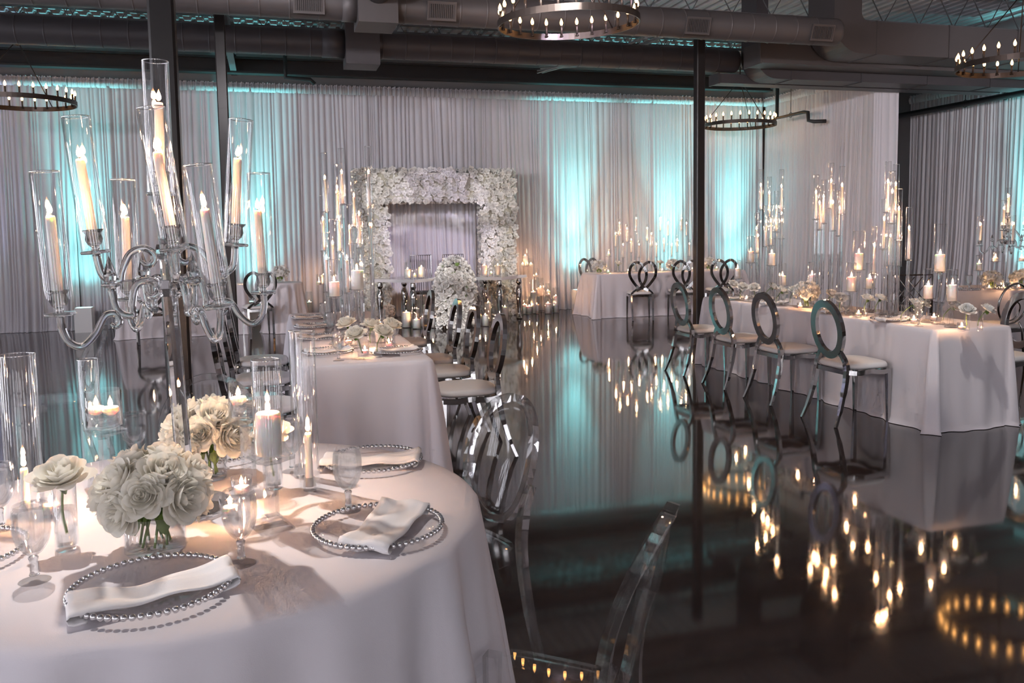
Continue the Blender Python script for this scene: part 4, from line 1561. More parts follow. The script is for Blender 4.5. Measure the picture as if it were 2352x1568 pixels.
x, y = tp(626, 1212)
square_pillar('pillar candle in a glass cylinder on a square crystal stand', x, y, TT, z_of(x, y, 1047) - TT, .35)


def tube_taper(label, x, y, R, H, cand, lit=True, off=(0, 0)):
    t_ = thing('taper_in_tube', label, 'candle holder', (x, y, TT))
    obj('base', MB().lathe([(R * .62, 0), (R * .62, .005), (.02, .012), (.016, .04), (.0135, .041), (.0135, .012), (0, .011)], 18), 'crystal', t_)
    if lit:
        taper(t_, cand, r=.011, z=.012, big=1.0)
    obj('glass_tube', tube_mesh(R, H, 32, 'glass'), 'glass', t_, (0, 0, .0005))


x, y = tp(712, 1125)
tube_taper('lit taper in a wide glass tube right of centre', x, y, .031, z_of(x, y, 762) - TT, .165)
x, y = tp(690, 1095)
tube_taper('slim glass tube just left of the wide tube, its taper hidden', x, y, .0215, z_of(x, y, 760) - TT, .15, lit=False)
x, y = tp(62, 1185)
tube_taper('widest glass tube with a low lit taper at the left edge', x, y, .0475, z_of(x, y, 815) - TT, .125)
x, y = tp(218, 1120)
tube_taper('empty looking glass tube behind the left floating candle stand', x, y, .03, z_of(x, y, 825) - TT, .12, lit=False)
for px, py, l in ((556, 1142, 'lit votive behind the goblet between the front plates'), (530, 1190, 'lit votive seen through the goblet between the front plates'), (118, 1185, 'lit votive beside the left rose vase')):
    x, y = tp(px, py)
    votive(l, x, y, TT)

# ================================================================== LEFT (MIDDLE) TABLE
def free(occ, x, y, r):
    return all((x - a) ** 2 + (y - b_) ** 2 > (r + c) ** 2 for a, b_, c in occ)


STEPS = [0] + [s * k_ * .02 for k_ in range(1, 20) for s in (1, -1)]


def clear_x(occ, px, xx, z, r, lo, hi, ymax):
    """point seen in column px, near x = xx, that keeps clear of what already stands on the table"""
    for d in STEPS:
        x_ = xx + d
        if lo < x_ < hi:
            y_ = on_x(px, x_, z)
            if y_ < ymax and free(occ, x_, y_, r):
                break
    else:
        x_, y_ = xx, min(on_x(px, xx, z), ymax)
    occ.append((x_, y_, r))
    return x_, y_


def clear_y(occ, px, yy, z, r, lo, hi, x0, x1):
    for d in [s * 2.5 for s in STEPS] + [s * 5 for s in STEPS]:
        y_ = yy + d
        if lo < y_ < hi:
            x_ = on_y(px, y_, z)
            if x0 < x_ < x1 and free(occ, x_, y_, r):
                break
    else:
        y_ = yy
        x_ = min(max(on_y(px, yy, z), x0), x1)
    occ.append((x_, y_, r))
    return x_, y_


OL = []
chy = [on_x(p, 1.50, .72) for p in (1152, 1071, 1036)]
for i, yy in enumerate(chy):
    nm = ('nearest', 'second', 'third')[i]
    OL.append((LX1 - .17, max(yy - .12, LY0 + .22), .16))
    charger('%s beaded charger on the aisle side of the middle table' % nm, LX1 - .17, max(yy - .12, LY0 + .22), TT, R=.155, nb=56)
    napkin('%s napkin on the aisle side of the middle table' % nm, LX1 - .19, max(yy - .12, LY0 + .22), TT + .006, .1, L=.36, W=.13, over=.155)
for i, yy in enumerate((5.55, 6.35, 7.15, 7.9)):
    nm = ('nearest', 'second', 'third', 'fourth')[i]
    OL.append((LX0 + .17, yy, .16))
    charger('%s beaded charger on the left side of the middle table' % nm, LX0 + .17, yy, TT, R=.155, nb=56)
    napkin('%s napkin on the left side of the middle table' % nm, LX0 + .18, yy, TT + .006, .1, L=.36, W=.13, over=.155)

CL = []
for fx, fy in ((258, 425), (447, 360), (748, 355), (575, 615), (400, 875), (628, 825), (515, 975), (760, 955), (220, 895), (320, 1160), (475, 1325), (390, 530), (245, 1330), (640, 1400)):
    CL.append((700 + fx / 4.9, 320 + fy / 4.9))
sticks = []
for i, (px, py) in enumerate(CL):
    xx, yy = clear_y(OL, px, 7.0 + .45 * sin(i * 2.4), 1.3, .04, 6.2, 8.4, LX0 + .06, LX1 - .06)
    sticks.append((xx, yy, z_of(xx, yy, py)))
for i, (xx, yy, zz) in enumerate(sorted(sticks, key=lambda q: -q[2])):
    tall_candlestick(nth_tallest(i + 1) + ' clear candlestick in the cluster on the middle table', xx, yy, zz, TT, 'tall taper candlesticks on the middle table', tube_h=.46, cand=.25)
for px, pd, d, l in ((770, 678, 6.0, 'pillar candle on a crystal pedestal at the left of the middle table cluster'), (823, 665, 5.75, 'larger pillar candle on a crystal pedestal before the middle table cluster'),
                     ):
    xx, d = clear_y(OL, px, d, .95, .052, 5.3, 6.8, LX0 + .06, LX1 - .06)
    pillar_pedestal(l, xx, d, z_of(xx, d, pd), TT, 'pillar candles on crystal pedestals', r=.036 if px < 800 else .04, h=.10 if px < 800 else .125, tube=(.045, .25) if px < 800 else (.05, .3))
xx, yy = clear_y(OL, 872, 5.95, .9, .045, 5.3, 6.8, LX0 + .06, LX1 - .06)
candle_cylinder('white pillar in a glass cylinder behind the middle table roses', xx, yy, TT, 'pillars in cylinders', R=.042, H=.24, r=.036, h=.12)
for i, (px, py, l) in enumerate(((830, 825, 'front left'), (870, 818, 'front right'), (852, 800, 'rear right'), (808, 800, 'rear left'), (893, 806, 'outermost right'))):
    p = at(px, py, TT)
    xx, yy = clear_y(OL, px, p.y, TT, .024, LY0 + .05, 6.6, LX0 + .04, LX1 - .04)
    bud_vase_rose('bud vase at the %s of the middle table end' % l, 'white rose in the %s bud vase of the middle table end' % l, xx, yy, TT, s=.068, H=.15, R=.022,
                  lean=((-.03, -.01), (.03, -.01), (.01, .01), (-.03, .01), (.025, 0))[i], water=False)
for px, py, l in ((778, 828, 'goblet at the near left corner of the middle table'), (760, 770, 'goblet on the left of the middle table, second from the near end'), (905, 792, 'goblet at the right of the middle table roses'),
                  (745, 742, 'goblet on the left of the middle table, farthest')):
    p = at(px, py, TT)
    xx, yy = clear_y(OL, px, p.y, TT, .036, LY0 + .05, 8.3, LX0 + .04, LX1 - .04)
    goblet(l, xx, yy, TT, group='goblets on the middle table')
for px, py, l in ((801, 806, 'left'), (893, 812, 'right'), (838, 818, 'middle')):
    p = at(px, py, TT)
    xx, yy = clear_y(OL, px, p.y + .04, TT, .032, LY0 + .05, 6.5, LX0 + .04, LX1 - .04)
    votive('%s votive among the middle table bud vases' % l, xx, yy, TT)
# ================================================================== RIGHT TABLE
RC = {'left': [(300, 390), (405, 485), (552, 405), (493, 665), (557, 740), (253, 925), (270, 1015), (368, 840), (427, 828)],
      'middle': [(975, 475), (1158, 340), (1290, 400), (1020, 615), (1068, 540), (1180, 605), (1265, 675)],
      'right': [(1848, 345), (1945, 378), (1905, 475), (1990, 690), (1812, 810), (2000, 1020), (1700, 1130), (2120, 915), (1895, 1015)]}
OR = []
for i, px in enumerate((2046, 1910, 1775, 1690)):
    nm = ('nearest', 'second', 'third', 'farthest')[i]
    xx = 4.81
    yy = min(on_x(px, xx, TT), RTY1 - .2)
    OR.append((xx, yy, .15))
    charger('%s beaded charger along the right table' % nm, xx, yy, TT, R=.15, nb=56)
    napkin('%s napkin along the right table' % nm, xx - .02, yy - .05, TT + .006, .1, L=.34, W=.12, over=.15)

OR.append((4.90, on_x(1852, 4.90, .85), .13))
for nm, fl in RC.items():
    st = []
    xs = {'left': 5.08, 'middle': 5.06, 'right': 5.02}[nm]
    for i, (fx, fy) in enumerate(fl):
        px, py = 1690 + fx / 5.345, 350 + fy / 5.345
        xx, yy = clear_x(OR, px, xs + .10 * sin(i * 2.3), 1.3, .044, RTX0 + .06, RTX1 - .06, RTY1 - .06)
        st.append((xx, yy, z_of(xx, yy, py)))
    for i, (xx, yy, zz) in enumerate(sorted(st, key=lambda q: -q[2])):
        tall_candlestick('%s clear candlestick in the %s cluster on the right table' % (nth_tallest(i + 1), nm), xx, yy, zz, TT, 'tall taper candlesticks on the right table', tube_h=.42, cand=.24)
# pillars on pedestals: (pixel column, pixel row of dish, x)
for px, pd, xx, r, h, tb, l in ((1724, 603, 4.98, .032, .12, (.040, .28), 'pillar on pedestal at the far left of the right table'), (1772, 608, 4.95, .033, .12, (.042, .27), 'pillar on pedestal in front of the left candle cluster'),
                             (1971, 618, 4.92, .036, .14, (.050, .33), 'tall pillar on pedestal left of the right candle cluster'), (2157, 624, 4.98, .038, .13, (.046, .36), 'tallest pillar on pedestal near the right table end'),
                             (2132, 686, 4.93, .033, .10, (.040, .23), 'low pillar on pedestal beside the tallest pedestal'), (2187, 690, 4.90, .033, .12, (.041, .23), 'low pillar on pedestal nearest the right table end'),
                             (1955, 668, 4.9, .034, .12, (.041, .24), 'low pillar on pedestal between the middle and right clusters'), (1865, 655, 5.15, .034, .10, (.041, .22), 'pillar left of the middle candle cluster'),
                             (1797, 655, 5.1, .034, .10, (.041, .22), 'pillar right of the left candle cluster'), (1694, 640, 5.05, .032, .11, (.04, .2), 'pillar at the far end of the right table'),
                             (1998, 662, 5.15, .034, .09, (.041, .22), 'pillar behind the low pedestal, left of the right cluster')):
    xx, yy = clear_x(OR, px, xx, 1.0, .052, RTX0 + .06, RTX1 - .06, RTY1 - .06)
    pillar_pedestal(l, xx, yy, max(TT + .1, z_of(xx, yy, pd)), TT, 'pillar candles on the right table', r=r, h=h, tube=tb)
i = 0
for px, xx, m_ in ((1676, 4.85, 1), (1702, 4.80, 1), (1735, 4.82, 1), (1760, 4.95, 0), (1786, 4.80, 1), (1817, 4.86, 1), (1852, 4.95, 1), (1902, 4.88, 0), (1930, 4.83, 1), (1988, 4.86, 0), (2014, 4.95, 1),
                   (2076, 4.82, 0), (2108, 4.95, 1), (2172, 4.98, 1), (2222, 4.86, 0), (2252, 4.92, 0)):
    i += 1
    xx, yy = clear_x(OR, px, xx, .92, .024, RTX0 + .06, RTX1 - .06, RTY1 - .06)
    bud_vase_rose('%s bud vase from the far end of the right table' % ORD[i], '%s rose from the far end of the right table' % ORD[i], xx, yy, TT, s=.060, H=.145, R=.02,
                  lean=(rnd.uniform(-.05, .05), rnd.uniform(-.06, .0)), water=False, hi=True, mat='petal_far')
bouquet('low vase of the white bouquet on the right table', 'white hydrangea-like rose bouquet before the middle candle cluster', 4.90, on_x(1852, 4.90, .85), TT, n=16, R=.12, rv=.045, hv=.09, s=.055, hi=False, lift=.02)
for px, xx, l in ((1715, 4.76, 'votive at the far end of the right table'), (1972, 4.76, 'votive beside the tall left pedestal on the right table'), (2209, 4.80, 'votive in front of the last roses at the right table end'),
                  (2099, 4.84, 'votive behind the goblet on the right table'), (1876, 4.80, 'votive beside the bouquet on the right table'), (1838, 4.78, 'votive left of the bouquet on the right table'), (2145, 5.1, 'votive behind the low pedestals at the right table end')):
    xx, yy = clear_x(OR, px, xx, .8, .033, RTX0 + .06, RTX1 - .06, RTY1 - .06)
    votive(l, xx, yy, TT)
for px, xx, l in ((2111, 4.74, 'goblet at the near end of the right table'), (1943, 4.76, 'goblet on the right table before the tall pedestal'), (1705, 4.80, 'goblet at the far end of the right table'), (1800, 4.8, 'goblet on the right table right of the left cluster')):
    xx, yy = clear_x(OR, px, xx, .85, .037, RTX0 + .06, RTX1 - .06, RTY1 - .06)
    goblet(l, xx, yy, TT, group='goblets on the right table')

# ================================================================== FAR TABLE
OF = [(on_y(q_, 13.85, .85), 13.85, .12) for q_ in (1376, 1628, 1545)]
st = []
for i, (fx, fy) in enumerate(((1048, 150), (1005, 265), (1130, 210), (1228, 100), (1175, 325), (1087, 380), (1260, 378), (1347, 205), (1393, 262), (1447, 375), (1490, 97), (1572, 148), (1530, 320), (1613, 378), (1672, 323), (1718, 95), (1772, 153), (1805, 372))):
    px, py = 1200 + fx / 4.704, 480 + fy / 4.704
    xx, yy = clear_y(OF, px, 14.05 + .12 * sin(i * 2.1), 1.3, .045, 13.72, 14.32, FTX0 + .05, FTX1 - .05)
    st.append((xx, yy, z_of(xx, yy, py)))
for i, (xx, yy, zz) in enumerate(sorted(st, key=lambda q: -q[2])):
    tall_candlestick(nth_tallest(i + 1) + ' candlestick on the far table of loop-back chairs', xx, yy, zz, TT, 'tall taper candlesticks on the far table', tube_r=.026, tube_h=.30, cand=.21)
for px, l in ((1397, 'left end'), (1443, 'left, beside the loop-back chair'), (1505, 'middle'), (1521, 'middle, right of the chair'), (1590, 'right'), (1646, 'far right, right of the column')):
    xx, yy = clear_y(OF, px, 13.8, .8, .035, 13.68, 14.3, FTX0 + .05, FTX1 - .05)
    votive('votive on the far table, ' + l, xx, yy, TT, group='votives on the far table')
bouquet('low vase at the left end of the far table', 'round cream bouquet at the left end of the far table', on_y(1376, 13.85, .85), 13.85, TT, n=12, R=.13, rv=.05, hv=.08, s=.06, hi=False)
bouquet('low vase on the far table behind the column', 'cream bouquet on the far table beside the column', on_y(1628, 13.85, .85), 13.85, TT, n=12, R=.13, rv=.05, hv=.08, s=.06, hi=False)
bouquet('low vase in the middle of the far table', 'cream bouquet behind the middle loop-back chair', on_y(1545, 13.85, .85), 13.85, TT, n=12, R=.12, rv=.05, hv=.08, s=.055, hi=False)
for i, px in enumerate((1420, 1456, 1478, 1497, 1516)):
    bud_vase_rose('%s bud vase from the left on the far table' % ORD[i + 1], '%s single rose from the left on the far table' % ORD[i + 1], *clear_y(OF, px, 13.95, .9, .03, 13.7, 14.3, FTX0 + .05, FTX1 - .05), TT, s=.075, H=.15, R=.022, water=False, hi=False)
xx = on_y(1398, 14.1, 1.0)
pillar_pedestal('short candle on pedestal at the left end of the far table', xx, 14.1, z_of(xx, 14.1, 588), TT, 'pillar candles on the far table', r=.03, h=.05, tube=(.05, .12))

# ================================================================== RIGHT-EDGE TABLE
cxx = on_y(2312, 8.2, 1.3)
t2 = full_candelabra('small looking candelabra on the right-edge table', cxx, 8.2, TT, rz=.5, scale=1.0, hub=(z_of(cxx, 8.2, 530) - TT, z_of(cxx, 8.2, 556) - TT))
for px, pd, l in ((2248, 620, 'short pillar on pedestal left of the right-edge candelabra'), (2285, 600, 'water-bowl candle left of the right-edge candelabra'), (2345, 600, 'water-bowl candle right of the right-edge candelabra')):
    xx = on_y(px, 8.0, .9)
    pillar_pedestal(l, xx, 8.0, z_of(xx, 8.0, pd), TT, 'candles on the right-edge table', r=.03, h=.08 if px < 2260 else .04, tube=(.038, .17) if px < 2260 else (.046, .11))
for px, l in ((2278, 'white rose bouquet at the left of the right-edge table'), (2345, 'white rose bouquet cut by the right edge')):
    bouquet('low vase under the ' + l, l, on_y(px, 7.98, .9), 7.98, TT, n=12, R=.12, rv=.05, hv=.08, s=.055, hi=False)
for px, l in ((2210, 'left'), (2226, 'right')):
    goblet('%s goblet of the pair on the right-edge table' % l, on_y(px, 8.0, .85), 8.0 + (.12 if l == 'left' else 0), TT, group='goblets on the right-edge table')
for px, l in ((2272, 'left'), (2305, 'middle'), (2340, 'right')):
    votive('%s votive on the right-edge table' % l, on_y(px, 7.88, .8), 7.88, TT)
for i, px in enumerate((2215, 2300)):
    xx = on_y(px, 7.97, TT)
    charger(('left', 'right')[i] + ' charger on the right-edge table', xx, 7.95, TT, R=.15, nb=48)

# far left table dressing
bouquet('low vase on the small gathered-cloth table', 'cream bouquet on the small gathered-cloth table', on_y(643, 13.85, .85), 13.85, .782, n=12, R=.14, rv=.05, hv=.1, s=.065, hi=False)
votive('votive on the far left table', on_y(563, 14.0, .85), 14.0, TT)
for i, px in enumerate((340, 420, 500)):
    pillar_pedestal('%s low candle on the far left table' % ('left', 'middle', 'right')[i], on_y(px, 14.15, .9), 14.15, TT + .12, TT, 'candles on the far left table', r=.03, h=.06, tube=(.04, .14))

# ================================================================== FLOWER ARCH
AY = 15.02
AX0 = on_y(818, AY, 1.0)
AX1 = on_y(1180, AY, 1.0)
AIX0, AIX1 = on_y(889, AY, 1.0), on_y(1106, AY, 1.0)
AZ1 = z_of((AX0 + AX1) / 2, AY, 387)
AZI = z_of((AX0 + AX1) / 2, AY, 466)
arch = thing('flower_arch', 'square arch covered in white roses before the lilac drape', 'flower arch', ((AX0 + AX1) / 2, AY, 0))
acx = (AX0 + AX1) / 2
D2 = .20
core = MB()
core.box(AX0 + .07 - acx, AIX0 - .06 - acx, -D2 + .06, D2 - .06, 0, AZ1 - .08)
core.box(AIX1 + .06 - acx, AX1 - .07 - acx, -D2 + .06, D2 - .06, 0, AZ1 - .08)
core.box(AIX0 - .06 - acx, AIX1 + .06 - acx, -D2 + .06, D2 - .06, AZI + .06, AZ1 - .08)
obj('frame_core', core, 'foam', arch)
spots = []
step = .09
z = .04
row = 0
while z < AZ1:
    x = AX0 + (.05 if row % 2 else 0)
    while x < AX1:
        ins = (x < AIX0 + .02) or (x > AIX1 - .02) or z > AZI - .02
        if ins:
            spots.append((x + rnd.uniform(-.03, .03), -D2 + .05 + rnd.uniform(-.06, .05), z + rnd.uniform(-.03, .03), (rnd.uniform(-.8, .8), -1, rnd.uniform(-.6, .7))))
        x += step
    z += step * .92
    row += 1
rnd.shuffle(spots)
side = []
z = .05
while z < AZ1 - .04:
    for yy in (-.09, .04, .15):
        side.append((AX0 + .03, yy + rnd.uniform(-.03, .03), z + rnd.uniform(-.03, .03), (-1, rnd.uniform(-.4, .3), rnd.uniform(-.2, .3))))
        side.append((AX1 - .03, yy + rnd.uniform(-.03, .03), z + rnd.uniform(-.03, .03), (1, rnd.uniform(-.4, .3), rnd.uniform(-.2, .3))))
        if z < AZI - .05:
            side.append((AIX0 - .03, yy, z + rnd.uniform(-.03, .03), (1, rnd.uniform(-.4, .3), rnd.uniform(-.2, .3))))
            side.append((AIX1 + .03, yy, z + rnd.uniform(-.03, .03), (-1, rnd.uniform(-.4, .3), rnd.uniform(-.2, .3))))
    z += .12
x = AX0 + .06
while x < AX1 - .04:
    for yy in (-.08, .06, .16):
        side.append((x + rnd.uniform(-.03, .03), yy, AZ1 - .06, (rnd.uniform(-.3, .3), -.3, 1)))
        if AIX0 < x < AIX1:
            side.append((x + rnd.uniform(-.03, .03), yy, AZI + .05, (rnd.uniform(-.3, .3), -.4, -1)))
    x += .12
parts = spots[:300]
rest = spots[300:] + side
for i, (x, yy, z, d) in enumerate(parts):
    obj('rose', CACHE[('rose_lo', i % 3)], 'petal_far', arch, (x - acx, yy, max(z, .06)), aim(d, rnd.uniform(0, 6)), rnd.uniform(.048, .074))
mm = MB()
RL = [rose_mb(11 + i, False) for i in range(3)]
for i, (x, yy, z, d) in enumerate(rest):
    mm.join(RL[i % 3], Matrix.Translation((x - acx, yy, max(z, .06))) @ aim(d, rnd.uniform(0, 6)).to_matrix().to_4x4() @ Matrix.Scale(rnd.uniform(.058, .082), 4))
o = obj('rose_filling', mm, 'petal_far', arch)
o['kind'] = 'stuff'

# flower cascade between the mirrored tables
FX, FY = on_y(1045, 13.3, .4), 13.3
FZ = z_of(FX, FY, 590)
cas = thing('flower_cascade', 'cascade of white roses falling to the floor between the mirrored tables', 'flower arrangement', (FX, FY, 0))


def cas_r(z):
    u = z / FZ
    return .19 + .11 * sin(pi * min(1, u * 1.05)) + (.03 if u < .15 else 0)


obj('core', MB().lathe([(.13, 0.0), (.16, .2), (.22, .5), (.22, .75), (.15, FZ - .22), (.06, FZ - .12), (0, FZ - .1)], 16), 'foam', cas)
gold = pi * (3 - sqrt(5))
N = 120
for i in range(N):
    u = (i + .5) / N
    z = .05 + (FZ - .05) * u
    a = gold * i
    rr = cas_r(z) * (1 if u < .8 else sqrt(max(0.02, 1 - ((u - .8) / .2) ** 2)))
    blush = sin(a * 1.0) > .6 and u < .8
    d = (cos(a), sin(a), .25 + max(0, u - .75) * 4)
    obj('rose', CACHE[('rose_lo', i % 3)], 'petal_blush' if blush else 'petal_far', cas, (rr * cos(a), rr * sin(a) * .8, z - .03), aim((d[0] + rnd.uniform(-.5, .5), d[1] + rnd.uniform(-.4, .4), d[2] + rnd.uniform(-.3, .4)), rnd.uniform(0, 6)), rnd.uniform(.07, .105))
for i in range(14):
    a = rnd.uniform(pi, 2 * pi)
    z = rnd.uniform(.2, FZ - .1)
    obj('leaf', LEAF, 'leaf', cas, (cas_r(z) * 1.0 * cos(a), cas_r(z) * .8 * sin(a), z), aim((cos(a), sin(a), rnd.uniform(-.5, .8)), rnd.uniform(0, 6)), .09)
# loose flower ball beside the arch foot, left
q = thing('flower_ball', 'blush flower ball on the floor at the left arch foot', 'flower arrangement', (on_y(889, 14.72, .1), 14.72, 0))
for i in range(26):
    u = 1 - 1.9 * (i + .5) / 26
    rr = sqrt(1 - u * u)
    a = gold * i
    obj('rose', CACHE[('rose_lo', i % 3)], 'petal_blush', q, (.10 * rr * cos(a), .10 * rr * sin(a), .15 + .10 * u), aim((rr * cos(a), rr * sin(a), u)), .06)


# mirrored pedestal tables
def mirror_table(label, x, y, rz, s=.44, top=.77):
    t_ = thing('mirrored_table', label, 'table', (x, y, 0), rz)
    obj('top', MB().box(-s, s, -s, s, top - .05, top - .006).box(-s + .01, s - .01, -s + .01, s - .01, top - .006, top), 'mirror', t_)
    leg = lambda: MB().lathe([(.05, 0), (.05, .03), (.03, .05), (.026, .12), (.045, .32), (.06, .44), (.056, .52), (.03, .58), (.026, .60), (.048, .63), (.05, .66), (.035, .70), (.04, .72)], 18)
    for sx in (-1, 1):
        for sy in (-1, 1):
            obj('leg', cached('mleg', leg), 'chrome', t_, (sx * (s - .1), sy * (s - .1), 0))


mirror_table('mirrored square table left of the flower cascade', on_y(938, 14.2, .77), 14.2, pi / 4)
mirror_table('mirrored square table right of the flower cascade', on_y(1130, 14.15, .77), 14.15, pi / 4)


def rod_chair(label, x, y, rz):
    t_ = thing('rod_back_chair', label, 'chair', (x, y, 0), rz, 'rod-back chairs')
    obj('seat', MB().box(-.21, .21, -.21, .21, .44, .48), 'bronze', t_)
    mb_ = MB()
    obj('back_frame', MB().tube([(-.19, -.2, .48), (-.19, -.22, 1.12), (.19, -.22, 1.12), (.19, -.2, .48)], .011, 8, smooth=False), 'chrome', t_)
    for i in range(9):
        xx = -.16 + .04 * i
        obj('rod', cached('rod', lambda: MB().tube([(0, 0, 0), (0, -.02, .64)], .005, 6)), 'chrome', t_, (xx, -.2, .48))
    for sx in (-1, 1):
        for sy in (-1, 1):
            obj('leg', cached('rodleg', lambda: MB().tube([(0, 0, 0), (0, 0, .44)], .012, 8)), 'chrome', t_, (sx * .18, sy * .18, 0))


rod_chair('rod-back chair behind the left mirrored table', on_y(972, 15.0, .8), 15.0, pi)
rod_chair('rod-back chair behind the flower cascade', on_y(1047, 15.0, .8), 15.0, pi)

# candles on the mirrored tables
MZ = .77
for px, d, R, H, r, h, l in ((936, 14.05, .058, .27, .052, .14, 'unlit looking pillar in cylinder on the left mirrored table'), (968, 14.1, .06, .28, .055, .17, 'lit pillar in cylinder on the left mirrored table'),
                             (952, 13.92, .04, .17, .03, .05, 'small candle cylinder between the two on the left mirrored table'),
                             (1112, 14.0, .058, .26, .05, .17, 'left pillar in cylinder on the right mirrored table'), (1143, 14.0, .058, .26, .05, .17, 'right pillar in cylinder on the right mirrored table'),
                             (1128, 13.85, .035, .1, .028, .05, 'small candle between the pillars on the right mirrored table')):
    candle_cylinder(l, on_y(px, d, .9), d, MZ, 'candles on the mirrored tables', R=R, H=H, r=r, h=h)
# floor candles: px of axis, py of floor contact, py of glass top, py of candle top, glass width px
FC = [(934, 752, 690, 716, 24, 'leftmost floor candle cylinder in front of the left mirrored table'), (957, 755, 688, 733, 21, 'floor candle second from left before the left mirrored table'),
      (975, 750, 670, 726, 18, 'floor candle third from left before the left mirrored table'), (994, 753, 705, 727, 18, 'floor candle at the left of the cascade foot'), (957, 738, 690, 708, 19, 'rear floor candle before the left mirrored table'), (980, 735, 666, 700, 20, 'tall rear floor candle before the left mirrored table'),
      (1102, 747, 700, 722, 15, 'leftmost floor candle before the right mirrored table'), (1115, 749, 690, 723, 18, 'floor candle second from left before the right mirrored table'), (1138, 746, 680, 730, 20, 'low floor candle before the right mirrored table'),
      (1122, 738, 660, 695, 19, 'tallest floor candle before the right mirrored table'), (1146, 736, 685, 702, 19, 'rear floor candle at the right of the right mirrored table'), (1160, 737, 685, 704, 18, 'rightmost floor candle before the right mirrored table'),
      (1205, 719, 680, 700, 13, 'leftmost floor candle right of the arch'), (1216, 721, 682, 703, 15, 'front floor candle right of the arch'), (1233, 719, 680, 698, 14, 'floor candle right of the arch, third from the left'),
      (1259, 720, 680, 696, 17, 'low floor candle right of the arch'), (1277, 716, 660, 679, 16, 'rightmost floor candle right of the arch'), (1226, 706, 642, 670, 16, 'tall rear floor candle right of the arch'),
      (712, 715, 670, 693, 16, 'floor candle left of the tall candle cluster')]
for px, pf, pt, pc, wd, l in FC:
    p = at(px, pf, 0)
    if p.y > 14.95:
        p = Vector((on_y(px, 14.92, 0), 14.92, 0))
    sc = wd / FPX * (Vector((p.x, p.y, 0)) - CAM).dot(_fw) / 2
    H = max(.1, z_of(p.x, p.y, pt))
    h = max(.05, min(H - .05, z_of(p.x, p.y, pc) - .013))
    candle_cylinder(l, p.x, p.y, 0, 'floor candles', R=round(sc, 3), H=round(H, 2), r=round(sc * .86, 3), h=round(h, 2))
for px, pb, pt, pc, wd, l in ((1201, 613, 600, 606, 10, 'lowest candle on the tall clear riser right of the arch'), (1207, 612, 572, 588, 14, 'tall candle on the tall clear riser right of the arch'), (1220, 612, 592, 606, 12, 'right candle on the tall clear riser right of the arch'),
                              (1232, 637, 615, 632, 13, 'candle on the middle clear riser right of the arch'), (1241, 680, 638, 660, 16, 'tall candle on the low clear riser right of the arch'), (1258, 678, 650, 668, 12, 'right candle on the low clear riser right of the arch'),
                              (733, 656, 630, 648, 12, 'left candle on the clear riser left of the arch'), (744, 655, 612, 632, 14, 'right candle on the clear riser left of the arch')):
    yy = {1201: 15.0, 1207: 15.14, 1220: 15.12, 1232: 15.2, 1241: 15.06, 1258: 15.15, 733: 15.0, 744: 15.14}[px]
    xx = on_y(px, yy, .6)
    zb = z_of(xx, yy, pb)
    sc = wd / FPX * (Vector((xx, yy, 0)) - CAM).dot(_fw) / 2
    H = max(.08, z_of(xx, yy, pt) - zb)
    h = max(.04, z_of(xx, yy, pc) - zb - .013)
    candle_cylinder(l, xx, yy, 0, 'candles on clear risers', R=round(sc, 3), H=round(H, 2), r=round(sc * .86, 3), h=round(min(h, H - .02), 2), riser=round(zb, 2))


# ================================================================== ADDED WASH LIGHTS, OUT OF VIEW, PUT IN TO BRIGHTEN THE DRAPES
def wash(label, x, y, target, energy, color=(1.0, .93, .97), drop=.62):  # invented fixture, added only to lift the brightness of a drape
    t_ = thing('added_wash_light', label, 'spotlight', (x, y, 4.55), group='added drape wash lights')
    d = (Vector(target) - Vector((x, y, 4.55 - drop - .05))).normalized()
    obj('clamp', cached('ps_clamp2', lambda: MB().box(-.03, .03, -.03, .03, -.03, 0).tube([(0, 0, -.02), (0, 0, -drop)], .01, 6)), 'black_pipe', t_)
    obj('can', cached('added_wash_can', lambda: MB().lathe([(.06, -.10), (.09, -.07), (.09, .09), (.084, .09), (.084, -.06), (0, -.06)], 16)), 'black_pipe', t_, (0, 0, -drop - .05), aim(d))
    light('added_wash_beam', 'SPOT', Vector((x, y, 4.55 - drop - .05)) + d * .12, energy, color, target=target, spot_size=radians(80), spot_blend=1.0, shadow_soft_size=.09)


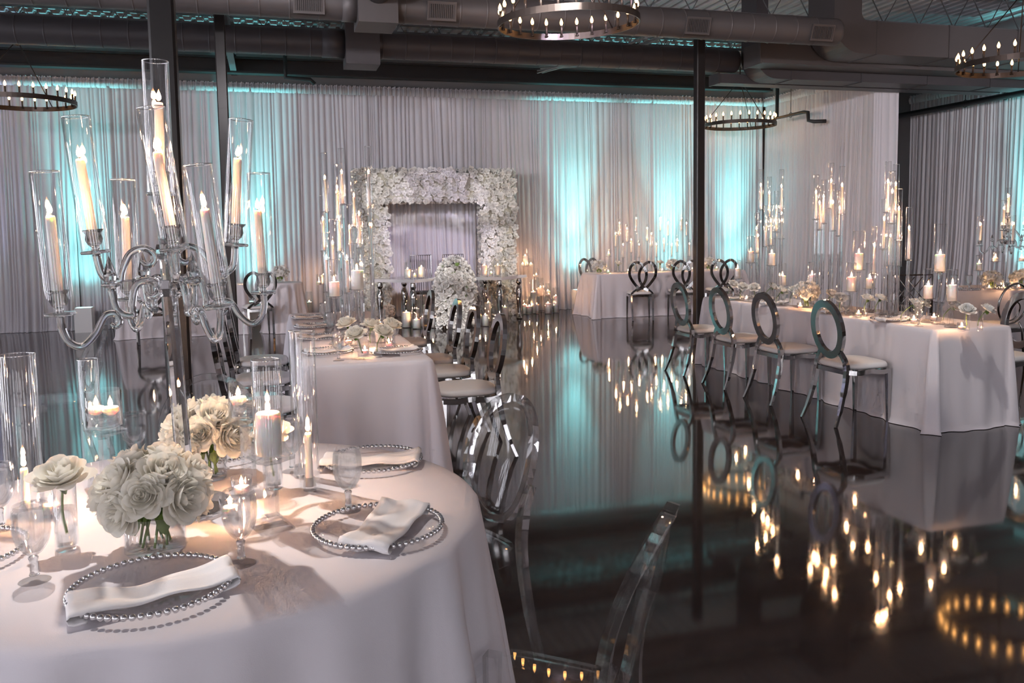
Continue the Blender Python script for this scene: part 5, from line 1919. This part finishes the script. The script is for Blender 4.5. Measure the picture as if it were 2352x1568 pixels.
WN = ('farthest left', 'second from left', 'third from left', 'fourth from left', 'fifth from left')
for i, wx in enumerate((-7.4, -5.2, -3.0, -.6, 2.0)):
    wash('added drape wash light under the joists, %s' % WN[i], wx, 6.0, (wx + 6.0, 15.6, 2.0), 205)
wash('added wash light brightening the right wall drape', 9.0, 3.8, (12.8, 9.8, 2.7), 420)
wash('added wash light brightening the recess behind the corner', 10.9, 6.0, (11.7, 15.5, 2.2), 110)
wash('added wash light brightening the short corner wall', 5.0, 6.0, (9.95, 13.9, 2.2), 130, (1.0, .88, .90))


# ================================================================== PIN SPOTS ON THE CEILING
def pin_spot(label, x, y, target, energy, size, color=(1, .96, .92), soft=.03, blend=.35):
    t_ = thing('pin_spot', label, 'spotlight', (x, y, 4.55))
    d = (Vector(target) - Vector((x, y, 4.42))).normalized()
    obj('clamp', cached('ps_clamp', lambda: MB().box(-.03, .03, -.03, .03, -.03, 0).tube([(0, 0, -.02), (0, 0, -.10)], .008, 6)), 'black_pipe', t_)
    obj('can', cached('ps_can', lambda: MB().lathe([(.035, -.08), (.05, -.06), (.05, .06), (.046, .06), (.046, -.05), (0, -.05)], 16)), 'black_pipe', t_, (0, 0, -.13), aim(d))
    p = Vector((x, y, 4.42)) + d * .08
    light('pin_spot_beam', 'SPOT', p, energy, color, target=target, spot_size=radians(size), spot_blend=blend, shadow_soft_size=soft)


pin_spot('pin spot aimed at the round table candelabra', -.9, 3.8, (TCX - .05, TCY + .0, .77), 300, 27, blend=.9)
pin_spot('pin spot aimed at the left leg of the arch', 1.0, 6.0, (AX0 + .3, AY, .9), 700, 9)
pin_spot('pin spot aimed at the right leg of the arch', 5.6, 6.0, (AX1 - .25, AY, .9), 1100, 8)
pin_spot('pin spot aimed at the left top corner of the arch', .4, 6.0, (AX0 + .6, AY, 2.1), 800, 6)
pin_spot('pin spot aimed at the right top corner of the arch', 6.0, 6.0, (AX1 - .45, AY, 2.15), 800, 6)
pin_spot('lilac pin spot aimed at the drape inside the arch', 3.4, 6.0, (acx, 15.6, 1.3), 900, 15, (.80, .72, 1.0))
pin_spot('pin spot aimed at the flower cascade', 2.6, 6.0, (FX, FY, .5), 1000, 15, blend=.7)
pin_spot('pin spot aimed at the near end of the right table', 3.2, 3.8, (4.95, 5.5, .8), 160, 20)
pin_spot('pin spot aimed at the near end of the middle table', -.3, 3.8, (.6, 5.6, .8), 140, 20)
pin_spot('pin spot aimed at the far end of the right table', 4.0, 6.0, (4.95, 7.6, .9), 160, 20)
